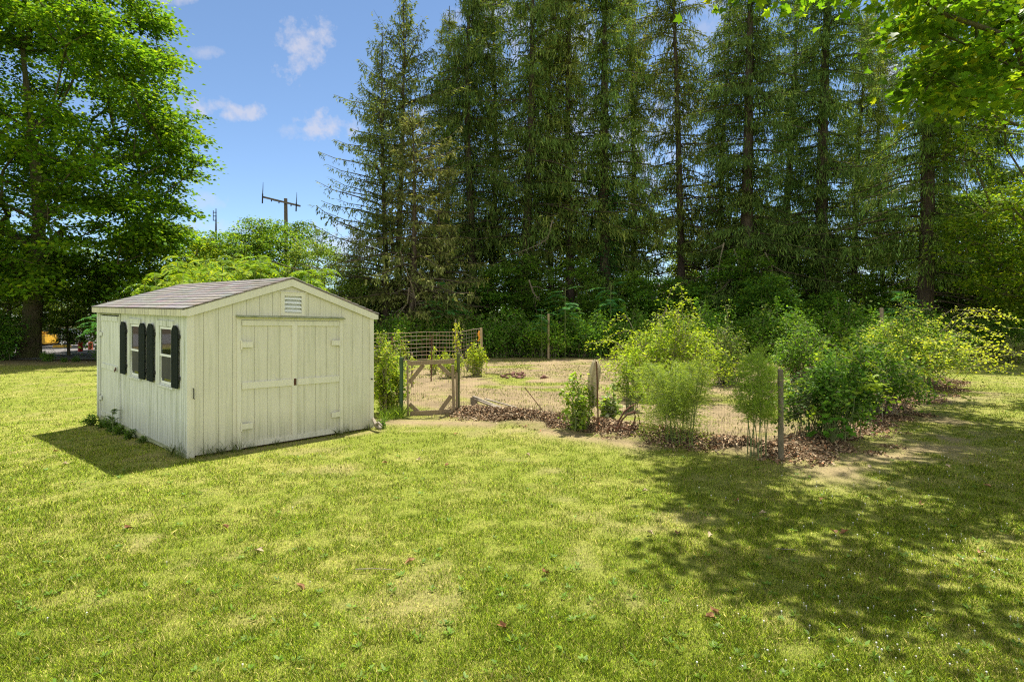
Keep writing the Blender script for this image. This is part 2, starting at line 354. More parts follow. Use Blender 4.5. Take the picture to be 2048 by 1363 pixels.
class MB:
    def __init__(s): s.v = []; s.f = []
    def add(s, vs, fs):
        b = len(s.v); s.v += [tuple(map(float, v)) for v in vs]; s.f += [tuple(i + b for i in f) for f in fs]; return s
    def box(s, x0, x1, y0, y1, z0, z1):
        return s.add([(x0, y0, z0), (x1, y0, z0), (x1, y1, z0), (x0, y1, z0), (x0, y0, z1), (x1, y0, z1), (x1, y1, z1), (x0, y1, z1)],
                     [(0, 3, 2, 1), (4, 5, 6, 7), (0, 1, 5, 4), (1, 2, 6, 5), (2, 3, 7, 6), (3, 0, 4, 7)])
    def prism(s, poly, fn, d0, d1):
        n = len(poly)
        vs = [fn(p[0], p[1], d0) for p in poly] + [fn(p[0], p[1], d1) for p in poly]
        return s.add(vs, [tuple(range(n))[::-1], tuple(range(n, 2 * n))] + [(i, (i + 1) % n, n + (i + 1) % n, n + i) for i in range(n)])
    def beam(s, p, q, w, h, up=(0, 0, 1)):
        p = np.array(p, float); q = np.array(q, float); d = q - p; d /= np.linalg.norm(d)
        u = np.array(up, float); a = np.cross(d, u); a /= np.linalg.norm(a) + 1e-9; b = np.cross(a, d)
        vs = [e + a * sx * w / 2 + b * sy * h / 2 for e in (p, q) for sx, sy in ((-1, -1), (1, -1), (1, 1), (-1, 1))]
        return s.add(vs, [(0, 1, 2, 3), (7, 6, 5, 4), (0, 4, 5, 1), (1, 5, 6, 2), (2, 6, 7, 3), (3, 7, 4, 0)])
    def tube(s, pts, rad, k=8, cap=True):
        pts = [np.array(p, float) for p in pts]; n = len(pts)
        if not hasattr(rad, '__len__'): rad = [rad] * n
        vs = []; ref = np.array((0, 0, 1.)) if abs((pts[-1] - pts[0])[2]) < .8 * np.linalg.norm(pts[-1] - pts[0]) else np.array((1., 0, 0))
        for i, p in enumerate(pts):
            d = pts[min(i + 1, n - 1)] - pts[max(i - 1, 0)]; d /= np.linalg.norm(d) + 1e-9
            a = np.cross(d, ref); a /= np.linalg.norm(a) + 1e-9; b = np.cross(d, a)
            for j in range(k):
                t = 2 * math.pi * j / k; vs.append(p + rad[i] * (a * math.cos(t) + b * math.sin(t)))
        fs = [(i * k + j, i * k + (j + 1) % k, (i + 1) * k + (j + 1) % k, (i + 1) * k + j) for i in range(n - 1) for j in range(k)]
        if cap: fs += [tuple(range(k))[::-1], tuple(range((n - 1) * k, n * k))]
        return s.add(vs, fs)
    def lathe(s, prof, c=(0, 0, 0), k=20):
        vs = [(c[0] + r * math.cos(2 * math.pi * j / k), c[1] + r * math.sin(2 * math.pi * j / k), c[2] + z) for r, z in prof for j in range(k)]
        fs = [(i * k + j, i * k + (j + 1) % k, (i + 1) * k + (j + 1) % k, (i + 1) * k + j) for i in range(len(prof) - 1) for j in range(k)]
        fs += [tuple(range(k))[::-1], tuple(range((len(prof) - 1) * k, len(prof) * k))]
        return s.add(vs, fs)
    def build(s, name, mat, parent=None, smooth=False, shear=None, loc=None):
        vs = s.v
        if shear: vs = [shear(v) for v in vs]
        me = bpy.data.meshes.new(name); me.from_pydata(vs, [], s.f); me.update()
        if smooth:
            for p in me.polygons: p.use_smooth = True
        me.materials.append(mat if not isinstance(mat, str) else MAT[mat])
        o = bpy.data.objects.new(name, me); col.objects.link(o)
        if parent is not None: o.parent = parent
        if loc is not None: o.location = loc
        return o
def frusta(P0, P1, R0, R1, k=5):
    P0 = np.asarray(P0, float); P1 = np.asarray(P1, float); n = len(P0)
    d = P1 - P0; d /= np.linalg.norm(d, axis=1, keepdims=True) + 1e-9
    ref = np.where(np.abs(d[:, 2:3]) < .8, [[0, 0, 1.]], [[1., 0, 0]])
    a = np.cross(d, ref); a /= np.linalg.norm(a, axis=1, keepdims=True) + 1e-9; b = np.cross(d, a)
    t = np.arange(k) * 2 * np.pi / k
    ring = a[:, None] * np.cos(t)[None, :, None] + b[:, None] * np.sin(t)[None, :, None]
    V = np.concatenate([P0[:, None] + ring * np.reshape(R0, (-1, 1, 1)), P1[:, None] + ring * np.reshape(R1, (-1, 1, 1))], 1).reshape(-1, 3)
    j = np.arange(k); q = np.stack([j, (j + 1) % k, (j + 1) % k + k, j + k], 1)
    F = (np.arange(n)[:, None, None] * 2 * k + q[None]).reshape(-1, 4)
    return V, F
def merge(parts):
    Vs, Fs, Cs, b = [], {}, [], 0
    for p in parts:
        V, F = p[0], p[1]; Vs.append(V)
        for f in (F if isinstance(F, list) else [F]): Fs.setdefault(f.shape[1], []).append(f + b)
        if len(p) > 2: Cs.append(p[2])
        b += len(V)
    return np.concatenate(Vs), [np.concatenate(f) for f in Fs.values()], (np.concatenate(Cs) if Cs else None)
MAPLE = np.array([(0, 0), (.22, .10), (.50, .08), (.36, .30), (.56, .58), (.26, .55), (.0, 1.0), (-.26, .55), (-.56, .58), (-.36, .30), (-.50, .08), (-.22, .10)])
RHOMB = np.array([(0, 0), (.5, .42), (0, 1), (-.5, .42)])
OVAL = np.array([(0, 0), (.38, .22), (.5, .5), (.28, .84), (0, 1), (-.28, .84), (-.5, .5), (-.38, .22)])
def leaves(P, D, Nn, Ls, Ws, C, shape=RHOMB, fold=.12):
    """P base, D axis, Nn rough normal"""
    D = D / (np.linalg.norm(D, axis=1, keepdims=True) + 1e-9)
    S = np.cross(D, Nn); S /= np.linalg.norm(S, axis=1, keepdims=True) + 1e-9
    Nn = np.cross(S, D)
    sh = shape; k = len(sh)
    Ls = np.broadcast_to(np.asarray(Ls, float), (len(P),)); Ws = np.broadcast_to(np.asarray(Ws, float), (len(P),))
    V = P[:, None] + D[:, None] * (sh[:, 1][None, :, None] * Ls[:, None, None]) + S[:, None] * (sh[:, 0][None, :, None] * Ws[:, None, None]) \
        + Nn[:, None] * ((np.abs(sh[:, 0]) - .25)[None, :, None] * (Ws * fold * 2)[:, None, None])
    F = np.arange(len(P) * k).reshape(-1, k)
    return V.reshape(-1, 3), F, np.repeat(C, k, 0)
def rdir(r, n): v = r.normal(size=(n, 3)); return v / np.linalg.norm(v, axis=1, keepdims=True)
def pal(r, n, cols, w=None, jit=.18):
    cols = np.array(cols, float); i = r.choice(len(cols), n, p=w)
    j = r.choice(len(cols), n, p=w); t = r.random((n, 1))
    c = cols[i] * t + cols[j] * (1 - t)
    return c * (1 + jit * r.normal(size=(n, 1))).clip(.4, 1.7)
G_DARK, G_MID, G_BRT, G_YEL, G_OLV = (.050, .125, .014), (.090, .20, .018), (.17, .29, .022), (.30, .36, .025), (.14, .19, .03)

def cluster_leaves(r, CC, rad, n, Lf, cols, w=None, flat=.35, tilt=.5, shape=RHOMB, aspect=.8, center=None, droop=.35, cj=.2):
    """leaf sprays round cluster centres"""
    k = len(CC); idx = np.repeat(np.arange(k), n)
    off = r.normal(size=(k * n, 3)) * np.array([1, 1, flat]) * .55
    rr = np.repeat(np.broadcast_to(rad, (k,)), n)[:, None]
    P = CC[idx] + off * rr
    P[:, 2] -= droop * (off[:, 0] ** 2 + off[:, 1] ** 2) * rr[:, 0] * .5
    D = off * np.array([1, 1, .3]) + r.normal(size=P.shape) * .35
    if center is not None:
        o = P - center; o[:, 2] = 0; D = D + .5 * o / (np.linalg.norm(o, axis=1, keepdims=True) + 1e-6)
    D[:, 2] -= .25
    Nn = np.array([[0, 0, 1.]]) + r.normal(size=P.shape) * tilt
    Ls = Lf * r.uniform(.65, 1.25, len(P))
    C = pal(r, len(P), cols, w) * (1 + cj * r.normal(size=(k, 1)))[idx].clip(.5, 1.6)
    return leaves(P, D, Nn, Ls, Ls * aspect, C, shape)

def grow(r, start_nodes, start_r, targets, step=1.0, wig=.12, r0=.012, back=.25):
    """connect every target to the nearest part of the growing tree, thick where many twigs hang"""
    nodes = [np.array(p, float) for p in start_nodes]; par = [-1] + list(range(len(nodes) - 1)); cnt = [0] * len(nodes)
    base = np.array(start_nodes[0], float)
    ns = len(nodes)
    order = np.argsort(np.linalg.norm(targets - np.array(start_nodes[len(start_nodes) // 2]), axis=1))
    arr = np.array(nodes)
    for ti in order:
        t = targets[ti]
        d = np.linalg.norm(arr - t, axis=1) + np.maximum(0, arr[:, 2] - t[2] + back * np.linalg.norm(arr[:, :2] - t[:2], axis=1)) * 1.5
        j = int(np.argmin(d)); p = arr[j]; dist = np.linalg.norm(t - p); m = max(1, int(dist / step)); last = j; new = []
        for s in range(1, m + 1):
            q = p + (t - p) * s / m
            q = q + (r.normal(size=3) * wig * (1 if s < m else .2)) + np.array([0, 0, .10 * dist * math.sin(math.pi * s / m)])
            nodes.append(q); par.append(last); cnt.append(0); new.append(q); last = len(nodes) - 1
        cnt[last] += 1; arr = np.vstack([arr, new])
    for i in range(len(nodes) - 1, 0, -1):
        cnt[par[i]] += cnt[i]
    i = np.arange(ns, len(nodes)); pr = np.array(par)[i]; c = np.array(cnt, float)
    rad = r0 * c ** .52 + .004
    P0, P1 = arr[pr], arr[i]
    Rp = np.minimum(rad[pr], rad[i] * 1.25)
    return frusta(P0, P1, Rp, rad[i], 5)
def trunk_mesh(r, pts, rads, k=14, flare=.35, lump=.06):
    n = 26; pts = np.array(pts, float); t = np.linspace(0, 1, len(pts)); tt = np.linspace(0, 1, n)
    P = np.stack([np.interp(tt, t, pts[:, i]) for i in range(3)], 1); Rr = np.interp(tt, t, rads)
    Rr = Rr * (1 + flare * np.exp(-(P[:, 2] - P[0, 2]) / (rads[0] * 1.4)))
    a = np.arange(k) * 2 * np.pi / k
    m = 1 + lump * np.sin(a[None] * 3 + tt[:, None] * 4) + lump * np.sin(a[None] * 5 + 1) * np.exp(-tt[:, None] * 12) * 2 + lump * .6 * r.normal(size=(n, k))
    V = np.stack([P[:, 0:1] + Rr[:, None] * np.cos(a) * m, P[:, 1:2] + Rr[:, None] * np.sin(a) * m, np.repeat(P[:, 2:3], k, 1)], 2).reshape(-1, 3)
    i = np.arange(n - 1)[:, None] * k; j = np.arange(k)[None]
    F = np.stack([i + j, i + (j + 1) % k, i + k + (j + 1) % k, i + k + j], 2).reshape(-1, 4)
    return V, F

# ------------------------------------------------------------------ ground
GARDEN = [(-1.2, 12.3), (1.56, 10.6), (3.93, 8.48), (6.17, 10.8), (13.8, 18.7), (18.5, 25.5), (12, 27), (2, 28.6), (-1.6, 28.2), (-1.5, 24), (-5.2, 23), (-4.2, 15)]
LOT = [(-80, 30.5), (-15.5, 31.5), (-14, 60), (-80, 64)]
def edge_in(x, y, poly, soft):
    d = segdist(x, y, poly + [poly[0]]); ins = inpoly(x, y, poly)
    return sm(.5 + np.where(ins, d, -d) / soft)
def soil(x, y):
    """0 lawn .. 1 bare dry soil"""
    g = edge_in(x, y, GARDEN, .6)
    n = fbm(x * 1.3, y * 1.3, 5); n2 = fbm(x * .5, y * .5, 9)
    s = g * sm((n * .6 + n2 * .6 - .38) / .22)
    d = segdist(x, y, FENCE)
    s = np.maximum(s, np.exp(-(d / .55) ** 2) * 1.1)
    # worn strips outside the fence and along the shed front
    s = np.maximum(s, .95 * np.exp(-(segdist(x, y, [(-2.6, 11.3), (-.6, 11.0), (1.2, 9.9), (2.2, 9.0)]) / .42) ** 2) * sm((n - .28) / .2))
    s = np.maximum(s, .9 * np.exp(-(segdist(x, y, [(4.2, 7.6), (5.6, 8.4), (7.5, 9.8), (8.6, 11.5)]) / .75) ** 2) * sm((n - .32) / .2))
    s = np.maximum(s, .8 * np.exp(-(segdist(x, y, [(9.2, 13.6), (12.5, 15.5)]) / .8) ** 2) * sm((n - .3) / .2))
    s = np.maximum(s, .6 * np.exp(-(segdist(x, y, [(-4.4, 8.3), (-2.4, 10.3)]) / .14) ** 2))
    s = np.maximum(s, .45 * np.exp(-(segdist(x, y, [(-4.9, 8.3), (-8.4, 11.7)]) / .25) ** 2) * sm((n - .3) / .2))
    s = np.maximum(s, .8 * sm((y - 26.5) / 2.5))
    thin = sm((fbm(x * 1.7, y * 1.7, 21) - .63) / .16) * .40 * sm((y - 2) / 2)
    return np.clip(np.maximum(s, thin), 0, 1)
def dryness(x, y):
    a = fbm(x * .9, y * .9, 31, 4); b = fbm(x * 3.1, y * 3.1, 41, 3)
    return sm((a * .40 + b * .60 - .36) / .42) * .62
def ax(lo, a, b, hi, step, nc):
    return np.concatenate([lo + (a - lo) * (1 - np.linspace(1, 0, nc, endpoint=False) ** 2), np.arange(a, b, step), b + (hi - b) * np.linspace(0, 1, nc) ** 2])
xs = ax(-900, -30, 26, 900, .16, 16); ys = ax(-60, 1.5, 32, 1500, .16, 16)
X, Y = np.meshgrid(xs, ys); Z = gz(X, Y)
s = soil(X, Y)[..., None]; dr = dryness(X, Y)[..., None]
lawnc = np.array([.17, .20, .026]) * (1 - dr) + np.array([.31, .28, .08]) * dr
sn = fbm(X * 2.5, Y * 2.5, 77)[..., None]
soilc = np.array([.265, .20, .11]) * (.55 + .7 * sn)
wood_floor = sm((Y - 29) / 3)[..., None]
cc = (lawnc * (1 - s) + soilc * s) * (1 - wood_floor) + np.array([.10, .075, .045]) * wood_floor
nx, ny = len(xs), len(ys)
i = np.arange(ny - 1)[:, None] * nx; j = np.arange(nx - 1)[None]
F = np.stack([i + j, i + j + 1, i + j + 1 + nx, i + j + nx], 2).reshape(-1, 4)
o = np_mesh('ground', np.stack([X, Y, Z], 2).reshape(-1, 3), F, MAT['ground'], C=cc.reshape(-1, 3), smooth=True)
tag(o, 'yellow green lawn and bare tan soil of the back yard', 'ground', kind='structure')

mb = MB()
mb.add([(x, y, -.235) for x, y in LOT], [(0, 1, 2, 3)])
tag(mb.build('parking_lot', 'asphalt'), 'pale paved lot beyond the big maple trunk', 'parking lot', kind='structure')

# ------------------------------------------------------------------ shed
SX, SY, SYAW, SW, SL = -4.616, 8.267, .817, 3.05, 5.355
def shear(v): return (v[0], v[1], v[2] - (.017 * v[0] - .018 * v[1]) * min(1, max(v[2], 0) / 2.1))
shed = empty('garden_shed', (SX, SY, 0), SYAW)
tag(shed, 'cream painted wooden garden shed with double doors, two shuttered windows and a shingled gable roof', 'shed')
SLOPE = .3376; ZE = 2.134
def roofz(s): return ZE + (min(s, SW - s) + .092) * SLOPE
def topz(s): return roofz(s) - .035
fr_ = lambda s, z, d: (s, -d, z)          # front wall: d outwards
bk_ = lambda s, z, d: (s, SL + d, z)
ls_ = lambda t, z, d: (-d, t, z)          # window side
rt_ = lambda t, z, d: (SW + d, t, z)
def planks(mb, length, zb, ztop, fn, holes=(), pitch=.203, gap=.005, d0=-.012, d1=0.):
    gl = [pitch * k for k in range(1, int(length / pitch) + 1) if pitch * k < length - .03]
    bp = sorted(set([0, length] + gl + [e for h in holes for e in (h[0], h[1])] + [length / 2]))
    for a, b in zip(bp[:-1], bp[1:]):
        aa = a + (gap / 2 if a in gl else 0); bb = b - (gap / 2 if b in gl else 0)
        if bb - aa < .004: continue
        m = (a + b) / 2; segs = [(zb, None)]
        for h in holes:
            if h[0] <= m <= h[1]:
                ns = []
                for z0, z1 in segs:
                    ns += [(z0, h[2]), (h[3], z1)]
                segs = [q for q in ns if q[1] is None or q[1] - q[0] > .01]
        for z0, z1 in segs:
            ta, tb = (ztop(aa), ztop(bb)) if z1 is None else (z1, z1)
            mb.prism([(aa, z0), (bb, z0), (bb, tb), (aa, ta)], fn, d0, d1)
DOORH = [(.732, 2.38, 0.0, 1.995)]; VENTH = [(1.40, 1.70, 2.10, 2.40)]
mb = MB(); planks(mb, SW, .03, topz, fr_, DOORH + VENTH); planks(mb, SW, .035, lambda s: topz(s) - .004, fr_, DOORH + VENTH, gap=0, d0=-.03, d1=-.0125)
mb.build('front_wall', 'paint', shed, shear=shear)
mb = MB(); planks(mb, SW, .03, topz, bk_, gap=.005); planks(mb, SW, .035, lambda s: topz(s) - .004, bk_, gap=0, d0=-.03, d1=-.0125)
mb.build('back_wall', 'paint', shed, shear=shear)
WH = [(.69, 1.265, .98, 1.855), (2.38, 2.914, .98, 1.855)]; SDH = [(3.655, 5.085, .05, 1.99)]
mb = MB(); planks(mb, SL, .03, lambda t: 2.095, ls_, WH + SDH, gap=.004); planks(mb, SL, .035, lambda t: 2.09, ls_, WH + SDH, gap=0, d0=-.03, d1=-.0125)
side_wall = mb.build('side_wall', 'paint_side', shed, shear=shear)
mb = MB(); planks(mb, SL, .03, lambda t: 2.095, rt_, gap=.005); planks(mb, SL, .035, lambda t: 2.09, rt_, gap=0, d0=-.03, d1=-.0125)
mb.build('side_wall', 'paint', shed, shear=shear)
mb = MB(); mb.box(.03, SW - .03, .03, SL - .03, -.02, .03); mb.build('floor', 'interior', shed, shear=shear)
mb = MB()
for t in (.3, 1.0, 1.55, 2.2, 2.7, 3.3):
    mb.box(.9, .99, t, t + .045, .03, 2.05)
mb.box(.9, .99, .2, 3.6, 1.36, 1.4)
mb.build('shelf_frame', 'interior', shed, shear=shear)
# corner boards
for nm, m_, pts in (('corner_trim', 'paint_trim', [(0, 0)]),):
    mb = MB(); mb.box(-.019, .075, -.018, -.001, .0, 2.10); mb.build('corner_trim', 'paint_trim', shed, shear=shear)
    mb = MB(); mb.box(-.0195, -.001, -.001, .075, .0, 2.09); mb.build('corner_trim', 'paint_side', shed, shear=shear)
    mb = MB(); mb.box(SW - .06, SW + .02, -.018, -.001, .02, 2.10); mb.build('corner_trim', 'paint_trim', shed, shear=shear)
    mb = MB(); mb.box(-.0195, -.001, SL - .09, SL + .015, .0, 2.09); mb.build('corner_trim', 'paint_side', shed, shear=shear)
# skid under the window side
mb = MB(); mb.box(.0, .10, .03, SL - .02, -.09, .024); mb.box(-.030, -.001, .03, 3.66, .004, .045); mb.build('skid', 'moss', shed, shear=shear)
mb = MB(); mb.box(SW - .1, SW, .05, SL - .05, -.09, .02); mb.build('skid', 'moss', shed, shear=shear)
# front double door
door = []
for (a, b, astr) in ((.738, 1.532, False), (1.542, 2.374, True)):
    mb = MB(); planks(mb, b - a, .035, lambda s: 1.985, lambda s, z, d, a=a: (s + a, -d, z), pitch=.199, gap=.006, d0=-.012, d1=.006)
    mb.box(a + .002, b - .002, -.0, .03, .04, 1.98) if False else None
    planks(mb, b - a, .038, lambda s: 1.98, lambda s, z, d, a=a: (s + a, -d, z), pitch=9, gap=0, d0=-.03, d1=-.0125)
    dr_ = mb.build('door', 'paint', shed, shear=shear)
    ra = a + (.075 if astr else 0)
    for z0, z1 in ((1.905, 1.984), (.93, 1.032), (.036, .115)):
        mb = MB(); mb.box(ra + .001, b, -.026, -.0065, z0, z1); mb.build('rail', 'paint_trim', dr_, shear=shear)
    if astr:
        mb = MB(); mb.box(a - .012, a + .073, -.028, -.0065, .036, 1.984); mb.build('stile', 'paint_trim', dr_, shear=shear)
        mb = MB(); mb.tube([(a + .035, -.03, .95), (a + .035, -.055, .96), (a + .035, -.055, 1.01), (a + .035, -.03, 1.02)], .006, 6); mb.box(a + .015, a + .055, -.034, -.029, .93, 1.04)
        mb.build('latch', 'rust', dr_, shear=shear)
    for z0 in (.32, 1.57):
        hx0, hx1 = (a - .03, a + .155) if not astr else (b - .175, b + .03)
        mb = MB(); mb.box(hx0 + .025, hx1 - .025 if astr else hx1, -.047, -.007 if False else -.0275, z0, z0 + .085)
        kx = a - .008 if not astr else b + .008
        mb.tube([(kx, -.034, z0 - .03), (kx, -.034, z0 + .11)], .012, 8)
        mb.build('hinge', 'paint_trim', dr_, shear=shear)
mb = MB(); mb.box(.668, .731, -.021, -.001, .02, 2.03); mb.build('door_casing', 'paint_trim', shed, shear=shear)
mb = MB(); mb.box(2.381, 2.446, -.021, -.001, .02, 2.03); mb.build('door_casing', 'paint_trim', shed, shear=shear)
mb = MB(); mb.box(.7315, 2.3805, -.019, -.001, 1.99, 2.03); mb.build('door_casing', 'paint_trim', shed, shear=shear)
mb = MB(); mb.prism([(0, 2.032), (.075, 2.026), (.08, 2.036), (0, 2.062)], lambda d, z, s: (s, -.001 - d, z), .655, 2.465); mb.build('drip_cap', 'moss', shed, shear=shear)
# gable vent
mb = MB()
mb.box(1.345, 1.405, -.022, -.001, 2.066, 2.44); mb.box(1.695, 1.76, -.022, -.001, 2.066, 2.44)
mb.box(1.4055, 1.6945, -.0215, -.001, 2.385, 2.44); mb.box(1.4055, 1.6945, -.0215, -.001, 2.066, 2.118); mb.box(1.335, 1.77, -.03, -.001, 2.4405, 2.452)
vent = mb.build('vent', 'paint_trim', shed, shear=shear)
for k in range(4):
    mb = MB(); z = 2.128 + k * .066
    mb.prism([(-.018, z), (.03, z + .055), (.03, z + .063), (-.018, z + .008)], lambda d, z, s: (s, d, z), 1.406, 1.694)
    mb.build('slat', 'white', vent, shear=shear)
# rake boards + fascia + roof
def rake(fn, mat):
    for sgn in (0, 1):
        f = (lambda s: s) if sgn == 0 else (lambda s: SW - s)
        pts = [(-.098, roofz(-.092) - .012), (SW / 2, roofz(SW / 2) - .012), (SW / 2, roofz(SW / 2) - .135), (-.0, roofz(0) - .135), (-.098, roofz(-.092) - .098)]
        pts = [(f(a), z) for a, z in pts]
        mb = MB(); mb.prism(pts, fn, .024, .046); mb.build('rake_board', mat, shed, shear=shear)
rake(fr_, 'paint_trim'); rake(bk_, 'paint_trim')
for sx in (0, 1):
    mb = MB()
    if sx == 0:
        mb.box(-.094, -.074, -.023, SL + .023, ZE - .105, ZE - .012); mb.box(-.0735, -.001, -.022, SL + .022, ZE - .062, ZE - .05)
    else:
        mb.box(SW + .074, SW + .094, -.023, SL + .023, ZE - .105, ZE - .012); mb.box(SW + .001, SW + .0735, -.022, SL + .022, ZE - .062, ZE - .05)
    mb.build('fascia', 'rot' if sx == 0 else 'paint_trim', shed, shear=shear)
r = rs(5); Vs = []; Fs = []; Cs = []
def addbox8(vs, c):
    b = len(Vs); Vs.extend([shear(v) for v in vs]); Cs.extend([c] * 8)
    Fs.extend([tuple(b + q for q in f) for f in ((0, 3, 2, 1), (4, 5, 6, 7), (0, 1, 5, 4), (1, 2, 6, 5), (2, 3, 7, 6), (3, 0, 4, 7))])
y0r, y1r = -.062, SL + .06
for side in (0, 1):
    fx = (lambda s: s) if side == 0 else (lambda s: SW - s)
    def pt(s, y, up): return (fx(s), y, roofz(-.092) + (s + .092) * SLOPE + up)
    addbox8([pt(-.092, y0r + .016, -.022), pt(SW / 2, y0r + .016, -.022), pt(SW / 2, y1r - .016, -.022), pt(-.092, y1r - .016, -.022),
             pt(-.092, y0r + .016, -.006), pt(SW / 2, y0r + .016, -.006), pt(SW / 2, y1r - .016, -.006), pt(-.092, y1r - .016, -.006)], (.10, .08, .07))
    ex = .142; k = 0; s0 = -.105
    while s0 < SW / 2 - .01:
        s1 = min(s0 + ex + .03, SW / 2 + .0); yy = y0r - (k % 3) * .1
        while yy < y1r:
            a_, b_ = max(yy, y0r), min(yy + .304, y1r); yy += .305
            if b_ - a_ < .02: continue
            g = r.uniform(.90, 1.09); c = np.array([.255, .235, .22]) * g * (1 + .05 * r.normal(size=3))
            jt = .002 * r.random()
            addbox8([pt(s0, a_ + .0015, .001), pt(s1, a_ + .0015, -.004), pt(s1, b_ - .0015, -.004), pt(s0, b_ - .0015, .001),
                     pt(s0, a_ + .0015, .0165 + jt), pt(s1, a_ + .0015, .0015), pt(s1, b_ - .0015, .0015), pt(s0, b_ - .0015, .0165 + jt)], c)
        s0 += ex; k += 1
yy = y0r
while yy < y1r:
    b_ = min(yy + .16, y1r); z = roofz(SW / 2)
    for sg in (-1, 1):
        addbox8([(SW / 2, yy, z), (SW / 2 + sg * .13, yy, z - .044), (SW / 2 + sg * .13, b_, z - .046), (SW / 2, b_, z - .002),
                 (SW / 2, yy, z + .014), (SW / 2 + sg * .13, yy, z - .03), (SW / 2 + sg * .13, b_, z - .035), (SW / 2, b_, z + .009)], np.array([.245, .225, .21]) * r.uniform(.85, 1.1))
    yy += .16
np_mesh('roof', np.array(Vs), np.array(Fs), MAT['shingle'], shed, C=np.array(Cs))
# side door
mb = MB(); planks(mb, 1.395, .055, lambda s: 1.972, lambda t, z, d: (-d, t + 3.678, z), pitch=.47, gap=.004, d0=-.012, d1=.006)
planks(mb, 1.395, .058, lambda s: 1.97, lambda t, z, d: (-d, t + 3.678, z), pitch=9, gap=0, d0=-.03, d1=-.0125)
sd = mb.build('door', 'paint_side', shed, shear=shear)
for z0, z1 in ((1.88, 1.970), (.97, 1.06), (.058, .14)):
    mb = MB(); mb.box(-.024, -.0065, 3.75, 5.0, z0, z1); mb.build('rail', 'paint_side', sd, shear=shear)
mb = MB(); mb.box(-.012, -.0065, 3.680, 3.7495, .058, 1.970); mb.build('stile', 'paint_side', sd, shear=shear)
mb = MB(); mb.box(-.012, -.0065, 5.0005, 5.072, .058, 1.970); mb.build('stile', 'paint_side', sd, shear=shear)
for z0 in (.35, 1.58):
    mb = MB(); mb.box(-.034, -.0125, 4.93, 5.12, z0, z0 + .075); mb.tube([(-.03, 5.085, z0 - .03), (-.03, 5.085, z0 + .1)], .012, 8); mb.build('hinge', 'paint_side', sd, shear=shear)
mb = MB(); mb.box(-.031, -.0245, 3.80, 3.90, .98, 1.04); mb.tube([(-.03, 3.83, 1.01), (-.06, 3.80, 1.0), (-.06, 3.76, .97)], .008, 6); mb.build('latch', 'rust', sd, shear=shear)
mb = MB(); mb.box(-.02, -.001, 5.088, 5.15, .0, 2.02); mb.build('door_casing', 'paint_side', shed, shear=shear)
mb = MB(); mb.box(-.02, -.001, 3.61, 3.653, .05, 2.02); mb.build('door_casing', 'paint_side', shed, shear=shear)
mb = MB(); mb.box(-.03, -.001, 3.6635, 5.0875, 1.992, 2.016); mb.build('drip_cap', 'moss', shed, shear=shear)
# windows
for t0, t1 in ((.69, 1.265), (2.38, 2.914)):
    mb = MB()
    mb.box(-.022, -.001, t0 - .085, t0, .955, 1.862); mb.box(-.022, -.001, t1, t1 + .135, .955, 1.862)
    mb.box(-.0225, -.001, t0 - .085, t1 + .135, 1.8625, 1.948); mb.box(-.03, -.001, t0 - .09, t1 + .14, .925, .9545)
    win = mb.build('window', 'paint_side', shed, shear=shear)
    zm = 1.415
    mb = MB()
    for (z0, z1, dd) in ((zm - .015, 1.853, .0), (.982, zm + .014, .0)):
        x0, x1 = (.002, .018) if z0 > 1.2 else (.0195, .034)
        x0, x1 = x0 - .012, x1 - .012
        mb.box(x0, x1, t0 + .001, t0 + .032, z0, z1); mb.box(x0, x1, t1 - .032, t1 - .001, z0, z1)
        mb.box(x0 + .0005, x1 - .0005, t0 + .0325, t1 - .0325, z1 - .034, z1 - .001); mb.box(x0 + .0005, x1 - .0005, t0 + .0325, t1 - .0325, z0, z0 + .034)
    mb.build('sash', 'white', win, shear=shear)
    mb = MB(); mb.box(.000, .003, t0 + .033, t1 - .033, zm + .02, 1.818); mb.build('pane', 'glass', win, shear=shear)
    mb = MB(); mb.box(.014, .017, t0 + .033, t1 - .033, 1.018, zm - .022); mb.build('pane', 'glass', win, shear=shear)
    mb = MB(); mb.box(.0035, .0045, t0 + .034, t1 - .034, 1.06, zm - .023); mb.build('insect_screen', 'screen', win, shear=shear)
# shutters
for a, b in ((.345, .635), (1.53, 1.86), (1.99, 2.33), (3.175, 3.515)):
    mb = MB(); w = b - a; z0, z1 = .965, 1.885; n = 4
    for k in range(n):
        p0 = a + w * k / n + .0035; p1 = a + w * (k + 1) / n - .0035
        zt = lambda t: z1 - max(0, .09 - (t - a)) * .95 - max(0, .09 - (b - t)) * .95
        bp = sorted(set([p0, p1] + [q for q in (a + .09, b - .09) if p0 < q < p1]))
        for q0, q1 in zip(bp[:-1], bp[1:]):
            mb.prism([(q0, z0), (q1, z0), (q1, zt(q1)), (q0, zt(q0))], ls_, .022, .038)
    mb.box(-.0215, -.010, a + .01, b - .01, 1.05, 1.12); mb.box(-.0215, -.010, a + .01, b - .01, 1.68, 1.75)
    sh = mb.build('shutter', 'shutter', shed, shear=shear)
    for z in (1.09, 1.70):
        mb = MB(); mb.box(-.026, -.001, a - .024, a - .001, z, z + .05); mb.build('hinge', 'black', sh, shear=shear)
mb = MB(); mb.tube([(.055, -.021, 1.0), (.055, -.05, .995), (.055, -.05, .90), (.055, -.045, .86), (.07, -.03, .85)], .007, 6); mb.build('hook', 'black', shed, shear=shear)
mb = MB(); mb.tube([(SW - .03, -.021, .93), (SW - .03, -.045, .93)], .014, 8); mb.build('hook', 'black', shed, shear=shear)

